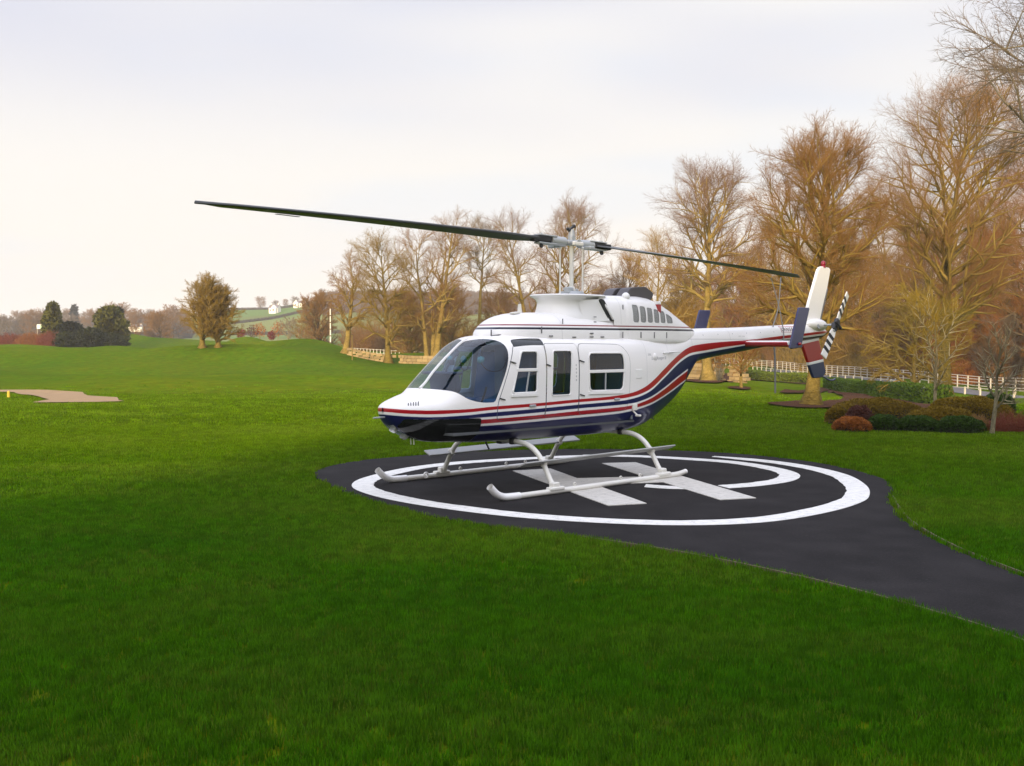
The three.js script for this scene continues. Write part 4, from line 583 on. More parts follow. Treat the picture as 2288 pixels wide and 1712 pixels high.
treeAt('bare_tree', 'rust twigged bare tree at the right edge behind the fence', 2290, 88, 300, 2170, 2430, BARK.brown, TWIG.rust, { clear: 0.12, limbs: 34, r: 0.35, density: 1.5, fine: 0.011 });
treeAt('bare_tree', 'yellow twigged weeping tree behind the young tree in the shrub bed', 2045, 50, 640, 1950, 2140, BARK.gold, TWIG.yellow, { clear: 0.1, limbs: 22, r: 0.14, droop: 0.22, density: 0.75, fine: 0.007 });
treeAt('young_tree', 'young bare tree with vase shaped branches rising behind the shrub bed', 2093, 27, 640, 2030, 2180, BARK.pale, TWIG.yellow, { clear: 0.3, limbs: 11, r: 0.055, lift: 1, density: 0.6, fine: 0.006 });
treeAt('young_tree', 'young bare tree with slim pale trunk at the right end of the shrub bed', 2218, 21.9, 690, 2155, 2295, BARK.pale, TWIG.grey, { clear: 0.3, limbs: 12, r: 0.05, lift: 0.9, density: 0.6, fine: 0.006 });
treeAt('young_tree', 'multi stemmed pale shrub tree on the mulch below the tail boom', 1602, 52, 745, 1560, 1650, BARK.pale, TWIG.rust, { base: 853, stems: 5, fan: 0.12, clear: 0.5, limbs: 14, r: 0.11, density: 0.6 });
treeAt('young_tree', 'slim young tree with orange twigs in a mulch ring on the lawn', 1656, 45, 765, 1600, 1710, BARK.gold, TWIG.rust, { base: 868.5, clear: 0.4, limbs: 12, r: 0.09, density: 0.9 });
// denser, lower trees and thickets behind them
const back = [
  [1405, 120, 560, 110, 'brown', 'brown', 'thin bare tree showing between exhaust stacks and tail fin'],
  [1520, 110, 600, 130, 'gold', 'gold', 'golden bare tree standing behind the far end plate'],
  [1650, 185, 540, 160, 'olive', 'brown', 'brown bare tree behind the middle of the tail boom'],
  [1740, 160, 470, 160, 'gold', 'olive', 'olive bare tree behind the tip of the rear rotor blade'],
  [1695, 180, 620, 140, 'brown', 'rust', 'low rust coloured tree under the rear rotor blade tip'],
  [1885, 135, 440, 190, 'gold', 'olive', 'tall olive bare tree right of the tail fin'],
  [1930, 128, 560, 170, 'gold', 'gold', 'golden bare tree right of the tail rotor'],
  [1985, 118, 400, 190, 'olive', 'brown', 'brown bare tree behind the yellow weeping tree, left side'],
  [2060, 110, 500, 190, 'brown', 'brown', 'dense brown tree behind the yellow weeping tree'],
  [2185, 100, 500, 190, 'gold', 'rust', 'dense rust tree right of the tallest trunk'],
  [2250, 95, 420, 200, 'brown', 'brown', 'dense brown tree at the right edge, highest of the backing trees'],
  [1345, 118, 630, 110, 'brown', 'pink', 'thin pinkish tree just right of the engine cowling'],
  [1120, 125, 650, 110, 'olive', 'brown', 'brown bare tree behind the forward cowling'],
  [915, 122, 645, 100, 'olive', 'brown', 'brown bare tree between the walled tree and the many trunked tree'],
  [1010, 126, 640, 110, 'olive', 'brown', 'brown bare tree behind the upper windscreen'],
  [715, 150, 660, 80, 'brown', 'brown', 'low brown bush tree left of the white pole'],
  [1830, 165, 520, 170, 'gold', 'olive', 'olive bare tree directly behind the tail fin'],
  [2130, 125, 390, 180, 'olive', 'gold', 'golden bare tree behind the thick grey green trunk'],
  [2215, 120, 580, 170, 'gold', 'gold', 'low golden tree behind the slim pale trunk'],
  [2030, 140, 600, 170, 'gold', 'olive', 'low olive tree behind the hedge, left of the thick trunk'],
  [1785, 190, 600, 150, 'brown', 'rust', 'low rust tree behind the trunk below the tail fin'],
  [1600, 200, 640, 150, 'gold', 'rust', 'low rust tree behind the pale stemmed shrub tree']];
back.forEach(([px, Z, top, w, b, t, words]) => treeAt('bare_tree', words, px, Z, top, px - w / 2, px + w / 2, BARK[b], TWIG[t], { clear: 0.06, limbs: 26, r: 0.2 * Z / 80, density: 1.25, lift: 0.65, fine: 0.011 }));

// thickets: many thin stems from the ground
function thicket(seed, w, h, d, n, r) { const R = rng(seed), C = new Tubes(); for (let i = 0; i < n; i++) { const a = R() * 6.28, q = Math.sqrt(R()), x = Math.cos(a) * q * w, z = Math.sin(a) * q * d, e = Math.sqrt(Math.max(0.1, 1 - q * q * 0.8)), H = h * e * (0.55 + 0.5 * R()), b = V(x * 0.75, -0.1, z * 0.75), t = V(x + (R() - 0.5) * w * 0.35, H, z + (R() - 0.5) * d * 0.35); C.spike(b, t, r); for (let k = 0; k < 7; k++) { const p = b.clone().lerp(t, 0.15 + 0.8 * R()), f = V(R() - 0.5, R() * 0.75 + 0.05, R() - 0.5).normalize(); C.spike(p, p.clone().addScaledVector(f, h * (0.12 + 0.2 * R())), r * 0.6); } } return C.geo(); }
function bushAt(label, px, Z, top, w, twig, n = 500, r = 0.03, cat = 'shrub') { const [x, y, z] = place(px, Z), h = heightAt(top, Z) - y, W = w / 2 / FOC * Z, t = thing('thicket', label, cat, [x, y, -z]); mesh('stems', thicket(px * 3 + Z, W, h, Math.max(1.2, W * 0.5), n, r), twig, t); triCount += n * 8 * 3; return t; }
bushAt('brown thicket behind the stone wall at the foot of the trees, left of the nose', 840, 178, 705, 170, TWIG.brown, 700, 0.05);
bushAt('olive thicket behind the trunks above the nose', 985, 150, 700, 190, TWIG.olive, 650, 0.05);
bushAt('brown thicket seen over the cabin roof', 1120, 118, 700, 160, TWIG.brown, 600, 0.05);
bushAt('rust thicket behind the engine cowling', 1400, 110, 705, 170, TWIG.brown, 700, 0.05);
bushAt('golden thicket behind the near half of the tail boom', 1530, 110, 660, 170, TWIG.gold, 900, 0.042);
bushAt('rust thicket behind the middle of the tail boom', 1650, 188, 660, 190, TWIG.rust, 1000, 0.05);
bushAt('brown thicket behind the fin and its tree', 1790, 160, 660, 190, TWIG.brown, 1000, 0.045);
bushAt('golden thicket right of the tail rotor', 1915, 130, 670, 190, TWIG.olive, 1100, 0.04);
bushAt('dark brown thicket beyond the fence left of the thick trunk', 2030, 112, 660, 200, TWIG.brown, 1200, 0.036);
bushAt('rust thicket beyond the fence right of the thick trunk', 2170, 100, 640, 210, TWIG.rust, 1200, 0.036);
bushAt('dark brown thicket beyond the fence at the right edge', 2300, 95, 620, 200, TWIG.brown, 1200, 0.036);

// ---------------------------------------------------------------- leafy things: many small leaves through a volume, on stems
function leaves(seed, n, size, inside, long = 1.8) {
  const R = rng(seed), P = [], N = [], I = [];
  for (let i = 0; i < n; i++) { const [p, out] = inside(R), d = V(R() - 0.5 + out.x * 0.5, R() - 0.3 + out.y * 0.5, R() - 0.5 + out.z * 0.5).normalize(), nn = bend(d, 1.2, R() * 6.28), s = nn.clone().cross(d).normalize(), l = size * (0.6 + 0.8 * R()), w = l / long / 2, o = P.length / 3, nm = nn.clone().add(out).normalize();
    const a = p.clone(), b = p.clone().addScaledVector(d, l * 0.5).addScaledVector(s, w), c = p.clone().addScaledVector(d, l), e = p.clone().addScaledVector(d, l * 0.5).addScaledVector(s, -w); for (const q of [a, b, c, e]) { P.push(q.x, q.y, q.z); N.push(nm.x, nm.y, nm.z); } I.push(o, o + 2, o + 1, o, o + 3, o + 2); }
  const g = new THREE.BufferGeometry(); g.setAttribute('position', new THREE.Float32BufferAttribute(P, 3)); g.setAttribute('normal', new THREE.Float32BufferAttribute(N, 3)); g.setIndex(I); triCount += I.length / 3; return g;
}
const dome = (w, h, d, flat_ = 0.6) => (R) => { const a = R() * 6.28, u = Math.pow(R(), 0.7), c = Math.sqrt(1 - u * u), o = V(Math.cos(a) * c, u, Math.sin(a) * c), k = 0.86 + 0.14 * R(), lump = 1 + 0.07 * Math.sin(o.x * 7 + w * 9) * Math.cos(o.z * 6 + h * 5); return [V(o.x * w * k * lump, Math.pow(o.y, flat_) * h * k * lump, o.z * d * k * lump), o]; };
const boxy = (L, h, d) => (R) => { const f = R(), x = (R() - 0.5) * L; if (f < 0.45) return [V(x, h * (0.96 + 0.08 * R()), (R() - 0.5) * d), V(0, 1, 0)]; if (f < 0.9) return [V(x, h * R(), d / 2 * (0.92 + 0.14 * R())), V(0, 0.2, 1)]; return [V((R() < 0.5 ? -0.5 : 0.5) * L, h * R(), (R() - 0.5) * d), V(R() - 0.5, 0.2, 0)]; };
const leafMat = (c) => new THREE.MeshPhysicalMaterial({ color: c, roughness: 0.95, transmission: 0.3, thickness: 0, specularIntensity: 0.15, side: THREE.DoubleSide });
const LEAF = { dark: leafMat(lin(0.045, 0.085, 0.012)), mid: leafMat(lin(0.08, 0.14, 0.016)), lime: leafMat(lin(0.17, 0.22, 0.02)), heath: leafMat(lin(0.19, 0.125, 0.014)), gold: leafMat(lin(0.22, 0.145, 0.014)), orange: leafMat(lin(0.36, 0.13, 0.03)), plum: leafMat(lin(0.12, 0.05, 0.035)), red: leafMat(lin(0.22, 0.03, 0.025)), conifer: leafMat(lin(0.1, 0.1, 0.015)), coniferDark: leafMat(lin(0.022, 0.027, 0.013)), holly: leafMat(lin(0.035, 0.042, 0.012)) };
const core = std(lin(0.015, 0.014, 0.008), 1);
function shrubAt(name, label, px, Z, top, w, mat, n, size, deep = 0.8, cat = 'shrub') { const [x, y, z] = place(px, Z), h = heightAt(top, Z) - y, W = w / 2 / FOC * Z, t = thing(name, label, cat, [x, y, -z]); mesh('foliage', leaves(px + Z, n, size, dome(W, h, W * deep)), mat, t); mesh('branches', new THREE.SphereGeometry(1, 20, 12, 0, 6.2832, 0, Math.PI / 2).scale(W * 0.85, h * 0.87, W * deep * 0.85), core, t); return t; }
shrubAt('clipped_shrub', 'wide golden brown clipped shrub at the left end of the bed', 1960, 25.2, 892, 212, LEAF.heath, 24000, 0.036);
shrubAt('clipped_shrub', 'low golden brown clipped shrub at the left front corner of the bed', 1895, 24.2, 905, 100, LEAF.heath, 12000, 0.034);
shrubAt('clipped_shrub', 'wide golden brown clipped shrub on the right of the bed, behind the others', 2165, 25.4, 888, 190, LEAF.gold, 22000, 0.036);
shrubAt('clipped_shrub', 'golden brown clipped shrub in the middle of the bed, above two green ones', 2105, 23.4, 911, 152, LEAF.gold, 17000, 0.034);
shrubAt('clipped_shrub', 'dark green clipped shrub nearest the orange shrub', 1976, 22.7, 929, 76, LEAF.dark, 7000, 0.038);
shrubAt('clipped_shrub', 'dark green clipped shrub in the middle of the three green ones', 2052, 22.6, 931, 96, LEAF.dark, 8000, 0.038);
shrubAt('clipped_shrub', 'dark green clipped shrub rightmost of the three green ones', 2146, 22.2, 932, 104, LEAF.dark, 9000, 0.038);
shrubAt('clipped_shrub', 'dark green dome shaped shrub behind the slim pale trunk', 2232, 30, 880, 72, LEAF.dark, 6000, 0.06);
shrubAt('heather_shrub', 'plum coloured twiggy shrub beside the orange one', 1922, 23.2, 910, 60, LEAF.plum, 6000, 0.05);
shrubAt('heather_shrub', 'bright orange low shrub at the left end of the bed', 1904, 22.5, 934, 84, LEAF.orange, 8000, 0.04);
function stemsAt(label, px, Z, top, w, mat, n, r) { const [x, y, z] = place(px, Z), h = heightAt(top, Z) - y, W = w / 2 / FOC * Z, t = thing('stem_shrub', label, 'shrub', [x, y, -z]); mesh('stems', thicket(px * 5, W, h * 0.95, W * 0.8, n, r), mat, t); triCount += n * 24; }
stemsAt('crimson stemmed shrub behind the slim pale trunk at the right edge', 2262, 22.6, 912, 110, TWIG.red, 420, 0.007);
stemsAt('brown stemmed shrub between the green clipped shrub and the slim pale trunk', 2190, 22.8, 918, 46, TWIG.brown, 220, 0.007);
stemsAt('faded pink twiggy shrub peeping over the left clipped shrub', 1925, 26.5, 897, 44, TWIG.pink, 160, 0.007);
// hedges along the road
function hedgeAt(label, a, b, h, d, mats, n, size) {
  const A = hit(...a), B = hit(...b), t = thing('hedge', label, 'hedge', [(A[0] + B[0]) / 2, 0, -(A[2] + B[2]) / 2]), L = Math.hypot(A[0] - B[0], A[2] - B[2]), ang = Math.atan2(B[2] - A[2], B[0] - A[0]), R0 = rng(Math.round(a[0]));
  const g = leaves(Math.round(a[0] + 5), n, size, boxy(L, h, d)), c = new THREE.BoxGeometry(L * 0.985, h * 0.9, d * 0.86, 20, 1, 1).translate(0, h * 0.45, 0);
  for (const q of [g, c]) { q.rotateY(ang); const p = q.attributes.position; for (let i = 0; i < p.count; i++) p.setY(i, p.getY(i) + ground(p.getX(i) + t.position.x, -(p.getZ(i) + t.position.z)) - 0.04); }
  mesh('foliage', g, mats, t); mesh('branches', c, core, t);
}
hedgeAt('sunlit bright green laurel hedge in front of the white fence below the tail boom', [1668, 845], [1806, 858], 0.8, 1.0, LEAF.lime, 9000, 0.15);
hedgeAt('dark green hedge between the mossy trunk and the thick trunk', [1858, 868], [2096, 907], 0.78, 1.1, LEAF.mid, 16000, 0.11);

// mulch beds, sand bunker
const mulch = new THREE.MeshPhysicalMaterial({ color: lin(0.16, 0.085, 0.045), roughness: 1, specularIntensity: 0.2, side: THREE.DoubleSide, map: mulchTex, bumpMap: mulchTex, bumpScale: 0.05 });
const beds = [];
const bed = (pts) => pts.map(([x, y]) => { const q = hit(x, y); return [q[0], q[2]]; });
const smoothPoly = (p) => { const c = curveXZ(p, 80, true).slice(0, -1); beds.push(c); return c; };
struct('mulch_bed', drape(smoothPoly(bed([[1528, 842], [1560, 836], [1640, 836], [1720, 843], [1805, 855], [1806, 860], [1720, 853], [1660, 849], [1640, 853], [1600, 858], [1556, 856]])), 0.07, 0.4), mulch);
struct('mulch_bed', drape(smoothPoly(bed([[1628, 869], [1655, 865.5], [1672, 867], [1655, 872]])), 0.06, 0.15), mulch);
struct('mulch_bed', drape(smoothPoly(bed([[1716, 906], [1760, 901], [1800, 899], [1850, 900], [1885, 892], [1862, 872], [1905, 872], [2000, 885], [2090, 905], [2110, 925], [2000, 935], [1900, 940], [1880, 925], [1905, 907], [1850, 915], [1780, 914]])), 0.07, 0.3), mulch);
struct('mulch_bed', drape(smoothPoly(bed([[1745, 881], [1800, 872], [1850, 867], [1880, 868], [1850, 874], [1800, 880]])), 0.07, 0.3), mulch);
struct('sand_bunker', drape(bed([[-60, 874], [0, 873], [100, 873], [185, 878], [195, 886], [262, 890], [265, 897], [282, 899], [200, 901], [70, 902], [110, 895], [85, 888], [30, 878], [-60, 877]]), 0.04, 0.3, 0.02), std(lin(0.33, 0.21, 0.1), 1, { map: sandTex, bumpMap: sandTex, bumpScale: 0.03 }));
{ const [x, y, z] = hit(19, 889), t = thing('marker_post', 'short yellow marker post beside the sand bunker', 'post', [x, y, -z]); mesh('post', at(new THREE.CylinderGeometry(0.045, 0.05, 0.2, 10), 0, 0.1, 0), std(lin(0.6, 0.38, 0.03), 0.6), t); mesh('cap', at(new THREE.SphereGeometry(0.047, 10, 6), 0, 0.2, 0), std(lin(0.6, 0.38, 0.03), 0.6), t); }

// ---------------------------------------------------------------- fences, walls, lane
const fenceMat = std(lin(0.5, 0.46, 0.38), 0.8), stoneM = [0.42, 0.36, 0.3].map((k) => std(lin(k, k * 0.78, k * 0.45), 0.95, { map: stoneTex }));
function fence(label, pts, hgt, rails, group, pw = 0.09) {
  const t = thing('rail_fence', label, 'fence', [0, 0, 0]);
  for (let i = 0; i < pts.length; i++) {
    const [x, y, z] = pts[i]; bar('post', t, [x, y - 0.15, -z], [x, y + hgt, -z], pw, pw, fenceMat);
    if (i) { const [X, Y, Z] = pts[i - 1]; for (const k of rails) bar('rail', t, [X, Y + hgt * k, -Z], [x, y + hgt * k, -z], 0.035, 0.06, fenceMat); }
  }
  return t;
}
const lineOf = (f, a, b, step) => { const o = []; for (let z = a; z <= b; z += step) { const X = f(z); let y = 0; for (let k = -5; k <= 5; k++) y += ground(f(z + k * 3), z + k * 3) / 11; o.push([X, y + 0.05, z]); } return o; };
fence('white four rail fence along the lane beyond the hedge on the right', lineOf((z) => 38.4 + (z > 150 ? (z - 150) * -0.12 : 0), 72, 240, 2.1), 1.12, [0.3, 0.55, 0.78, 0.97]);
fence('low white kerb rail on short posts along the near side of the lane', lineOf((z) => 34.2, 64, 150, 2.6), 0.42, [0.85], null, 0.11);
struct('lane', drape([[34.6, 62], [38, 62], [38, 152], [34.6, 152]], 0.04, 2), std(lin(0.19, 0.18, 0.18), 0.95, { map: asphaltTex }));
{
  const A = place(688, 190), B = place(962, 118), n = 40, pts = []; for (let i = 0; i <= n; i++) { const X = lerp(A[0], B[0], i / n), Z = lerp(A[2], B[2], i / n), px = 1144 + FOC * X / Z, row = px < 800 ? lerp(771, 778, (px - 688) / 112) : lerp(778, 787, (px - 800) / 160); pts.push([X, heightAt(row, Z) - 1.1, Z]); }
  fence('white rail fence behind the low stone wall left of the helicopter', pts, 1.1, [0.5, 0.95], null, 0.09);
}
function wallAt(label, A, B, h, thick, seed, top = 0) {
  const R = rng(seed), L = Math.hypot(B[0] - A[0], B[1] - A[1]), ang = Math.atan2(B[1] - A[1], B[0] - A[0]), t = thing('stone_wall', label, 'wall', [(A[0] + B[0]) / 2, 0, -(A[1] + B[1]) / 2]), rows = Math.max(2, Math.round(h / 0.26)), g = [[], [], []];
  for (let r = 0; r < rows; r++) for (let s = -L / 2 + (r % 2) * 0.15; s < L / 2;) { const w = 0.3 + 0.4 * R(), c = s + w / 2, X = t.position.x + Math.cos(ang) * c, Z = -t.position.z + Math.sin(ang) * c, y = ground(X, Z) - 0.1 + (r + 0.5) * h / rows, b = new THREE.BoxGeometry(w - 0.03, h / rows - 0.025, thick + (R() - 0.5) * 0.1); b.rotateY(ang); b.translate(Math.cos(ang) * c, y, -Math.sin(ang) * c); g[Math.floor(R() * 3)].push(b); s += w; }
  g.forEach((q, i) => { if (q.length) { const m = mesh('stone', merge(q), stoneM[i], t); m.userData.kind = 'stuff'; } });
  return t;
}
{ const a = hit(775, 793), b = hit(873, 810), c = hit(893, 811), d = hit(985, 815); wallAt('low sunlit stone wall behind the trunks, left of its opening', [a[0], a[2]], [b[0], b[2]], 0.85, 0.5, 5); wallAt('low sunlit stone wall ending at the helicopter nose, right of its opening', [c[0], c[2]], [d[0], d[2]], 0.9, 0.5, 6); }
{ const a = place(1480, 84), b = place(1556, 80), c = place(1592, 78), d = place(1612, 78), e = place(1630, 77), f = place(1662, 76); wallAt('mossy stone wall showing under the near end of the tail boom', [a[0], a[2]], [b[0], b[2]], 1.35, 0.5, 7); wallAt('short mossy stone wall pier behind the pale stems', [c[0], c[2]], [d[0], d[2]], 1.35, 0.5, 8); wallAt('mossy stone wall end left of the sunlit hedge', [e[0], e[2]], [f[0], f[2]], 1.3, 0.5, 9); }
{ const a = hit(1860, 872), b = hit(1888, 874); wallAt('stub of mossy stone wall beside the trunk below the tail fin', [a[0], a[2]], [b[0], b[2]], 0.55, 0.4, 12); }
{ const [x, y, z] = place(739, 138), h = heightAt(690, 138) - y, t = thing('white_pole', 'tall thin white banded pole among the trees left of the helicopter', 'pole', [x, y, -z]); mesh('pole', at(new THREE.CylinderGeometry(0.07, 0.1, h, 10), 0, h / 2, 0), std(lin(0.7, 0.66, 0.58), 0.7), t); for (let i = 1; i < 7; i++) mesh('band', at(new THREE.CylinderGeometry(0.105, 0.105, 0.16, 10), 0, h * i / 7, 0), std(lin(0.16, 0.12, 0.08), 0.9), t); }
{ const [x, y, z] = hit(787, 806), h = 2.4, t = thing('wooden_stake', 'thin wooden stake in the grass in front of the wall', 'stake', [x, y, -z]); mesh('stake', at(new THREE.CylinderGeometry(0.04, 0.055, h, 8), 0, h / 2, 0), BARK.gold, t); mesh('cap', at(new THREE.CylinderGeometry(0.055, 0.055, 0.05, 8), 0, h, 0), BARK.brown, t); }

// ---------------------------------------------------------------- the left: clump of trees, evergreens, far trees, houses, hill
treeAt('bare_tree', 'taller tree of the golden clump alone on the fairway', 452, 178, 622, 405, 498, BARK.olive, TWIG.olive, { base: 776, clear: 0.14, limbs: 32, r: 0.26, lift: 0.75, density: 1.5 });
treeAt('bare_tree', 'shorter right hand tree of the golden clump on the fairway', 487, 176, 650, 440, 530, BARK.olive, TWIG.olive, { base: 775, clear: 0.12, limbs: 30, r: 0.24, lift: 0.75, density: 1.5 });
treeAt('bare_tree', 'small brown tree in the field left of the golden clump', 360, 280, 700, 335, 392, BARK.brown, TWIG.brown, { clear: 0.15, limbs: 22, r: 0.3, density: 1.2 });
treeAt('bare_tree', 'little bare tree in front of the white farmhouse', 304, 270, 722, 292, 318, BARK.brown, TWIG.brown, { clear: 0.2, limbs: 12, r: 0.2, density: 1 });
function conifer(label, px, Z, top, w, mat, n, cone = 1) { const [x, y, z] = place(px, Z), h = heightAt(top, Z) - y, W = w / 2 / FOC * Z, t = thing('evergreen_tree', label, 'tree', [x, y, -z]);
  const f = (R) => { const u = R(), a = R() * 6.28, rr = W * (0.6 + 0.75 * vnoise(a * 2.2 + px, u * 8, px)) * (cone ? Math.pow(1 - u, 0.72) * (0.75 + 0.25 * Math.sin(a * 3 + u * 9)) : Math.sqrt(Math.max(0, 1 - Math.pow(u * 1.7 - 0.72, 2))) * (0.86 + 0.14 * Math.sin(a * 4 + u * 11))), k = 0.45 + 0.72 * R(); return [V(Math.cos(a) * rr * k, h * (0.04 + 0.95 * u), Math.sin(a) * rr * k), V(Math.cos(a) * 0.8, -0.1, Math.sin(a) * 0.8)]; };
  mesh('crown', leaves(px * 2 + Z, n, h * 0.12, f, 2), mat, t); mesh('trunk', at(new THREE.CylinderGeometry(W * 0.06, W * 0.1, h * 0.9, 8), 0, h * 0.45, 0), BARK.brown, t); }
conifer('pointed evergreen leftmost of the dark group', 121, 178, 682, 56, LEAF.conifer, 6000);
conifer('broad olive evergreen rightmost of the dark group', 247, 176, 690, 64, LEAF.conifer, 6500, 0);
conifer('slim evergreen at the right edge of the dark group', 266, 178, 692, 34, LEAF.coniferDark, 3500);
conifer('dark evergreen between the pointed one and the low bushes', 158, 172, 722, 62, LEAF.coniferDark, 5000, 0);
conifer('low dark evergreen bush in the dip of the fairway', 205, 170, 735, 60, LEAF.holly, 4500, 0);
conifer('low dark evergreen bush right of the dip', 246, 172, 745, 74, LEAF.holly, 4500, 0);
conifer('low dark evergreen bush behind the red shrubs', 150, 168, 744, 60, LEAF.holly, 4500, 0);
bushAt('reddish bare shrub hedge on the mound, left end', 25, 172, 742, 70, TWIG.red, 500, 0.04); bushAt('reddish bare shrub hedge on the mound, middle', 72, 170, 740, 70, TWIG.rust, 500, 0.04); bushAt('reddish bare shrub hedge on the mound beside the evergreens', 112, 168, 738, 60, TWIG.red, 500, 0.04);
// saplings with autumn leaves beyond the mounds
[[540, 735, 'red', 'reddish sapling beyond the mounds, leftmost'], [566, 726, 'plum', 'dark plum sapling beyond the mounds'], [581, 722, 'orange', 'orange sapling beside the plum one'], [608, 740, 'red', 'low reddish sapling in the dip between the mounds'], [622, 718, 'orange', 'brightest orange sapling beyond the mounds'], [670, 728, 'orange', 'small orange sapling above the right hand mound']].forEach(([px, top, m, label], i) => {
  const Z = 190, [x, , z] = place(px, Z), y = ground(x, Z), h = heightAt(top, Z) - y, t = thing('sapling', label, 'tree', [x, y, -z]), W = h * 0.3; mesh('trunk', rod([0, 0, 0], [0, h * 0.7, 0], 0.07, 0.03, 6), BARK.gold, t);
  mesh('crown', leaves(px, 420, 0.24, (R) => { const a = R() * 6.28, u = R() * 2 - 1, c = Math.sqrt(1 - u * u), k = Math.cbrt(R()); return [V(Math.cos(a) * c * W * k, h * 0.66 + u * h * 0.34 * k, Math.sin(a) * c * W * k), V(0, 0.3, 0.3)]; }), LEAF[m], t);
});
treeAt('bare_tree', 'pale trunked young tree between the orange saplings', 644, 188, 712, 622, 668, BARK.pale, TWIG.grey, { clear: 0.35, limbs: 12, r: 0.16, density: 0.8 });
[[690, 'thin pale trunk right of the mounds'], [705, 'second thin pale trunk right of the mounds'], [672, 'thin pale trunk on top of the right hand mound']].forEach(([px, label]) => treeAt('young_tree', label, px, 170, 705, px - 18, px + 18, BARK.pale, TWIG.olive, { clear: 0.3, limbs: 10, r: 0.13, density: 0.8 }));

// houses
const wallW = std(lin(0.78, 0.74, 0.66), 0.8), roofM = std(lin(0.16, 0.14, 0.14), 0.9), paneM = std(lin(0.04, 0.045, 0.05), 0.15);
function house(label, px, Z, basePy, w, h, d, turn, wing, wallMat = wallW) {
  const far = Z > 500, [x, , z] = far ? hit(px, basePy) : place(px, Z), y = heightAt(basePy, z), t = thing('white_house', label, 'house', [x, y, -z], turn), rh = h * 0.6; t.scale.setScalar(z / Z * (far ? 0.85 : 1));
  const body = new THREE.ExtrudeGeometry(new THREE.Shape([[-d / 2, -0.8], [d / 2, -0.8], [d / 2, h], [0, h + rh], [-d / 2, h]].map((p) => new THREE.Vector2(...p))), { depth: w, bevelEnabled: false }).translate(0, 0, -w / 2).rotateY(Math.PI / 2);
  mesh('wall', body, wallMat, t);
  const rl = Math.hypot(d / 2, rh) + 0.35, ra = Math.atan2(rh, d / 2), rg = merge([1, -1].map((s) => at(new THREE.BoxGeometry(w + 0.3, 0.14, rl), 0, h + rh / 2 + 0.08 - 0.1, s * (d / 4 + 0.1), s * ra, 0, 0))), roof = mesh('roof', rg, roofM, t);
  for (const s of [-1, 1]) mesh('chimney', at(bx(0.8, 1.4, 0.7, 0).scale(h / 3.6, h / 3.6, h / 3.6), s * (w / 2 - 0.5), h + rh + 0.3 * h / 3.6, 0), wallMat, roof);
  for (let i = 0; i < 3; i++) for (const k of h > 4 ? [0.28, 0.72] : [0.5]) mesh('window', at(bx(Math.min(0.9, h * 0.35), Math.min(1.0, h * 0.36), 0.1, 0), (i - 1) * w * 0.3, h * k, d / 2 + 0.02), paneM, t);
  if (wing) { const g = new THREE.ExtrudeGeometry(new THREE.Shape([[-1.7, -0.8], [1.7, -0.8], [1.7, h], [0, h + 1.8], [-1.7, h]].map((p) => new THREE.Vector2(...p))), { depth: 2.4, bevelEnabled: false }).translate(wing, 0, d / 2 - 0.02); mesh('gable', g, wallMat, t); mesh('window', at(bx(1.1, 1.1, 0.1, 0), wing, h * 0.55, d / 2 + 2.42), paneM, t); }
  return t;
}
house('white gabled house on the hill with a wing towards the viewer', 614, 620, 699.5, 6.6, 3.6, 5, -0.25, 1.3);
house('white house farther along the hill top, right of the gabled one', 669, 690, 686.5, 6.5, 3, 5, -0.2, -1.2);
house('long low white farmhouse in the valley right of the evergreens', 305, 430, 737.5, 5.2, 1.35, 2.6, 0.1, 0);
house('pale farm building among the far skyline trees', 392, 760, 701, 11, 2.6, 7, 0.1, 0, std(lin(0.45, 0.43, 0.42), 0.8)); house('small white building below the skyline farm', 336, 700, 705, 5, 1.4, 4, 0.1, 0);
{ const [x, , z] = place(89.5, 260), y = heightAt(736, 260), t = thing('notice_board', 'white notice board left of the evergreens', 'sign', [x, y, -z]); mesh('board', at(bx(1.15, 1.1, 0.08), 0, 0.65, 0), std(lin(0.72, 0.72, 0.68), 0.7), t); mesh('edge_panel', at(bx(0.3, 0.85, 0.05), 0.42, 0.6, 0.05), std(lin(0.3, 0.45, 0.22), 0.7), t); for (const s of [-0.5, 0.5]) mesh('post', at(bx(0.09, 2.4, 0.09), s, -0.6, -0.06), fenceMat, t); }
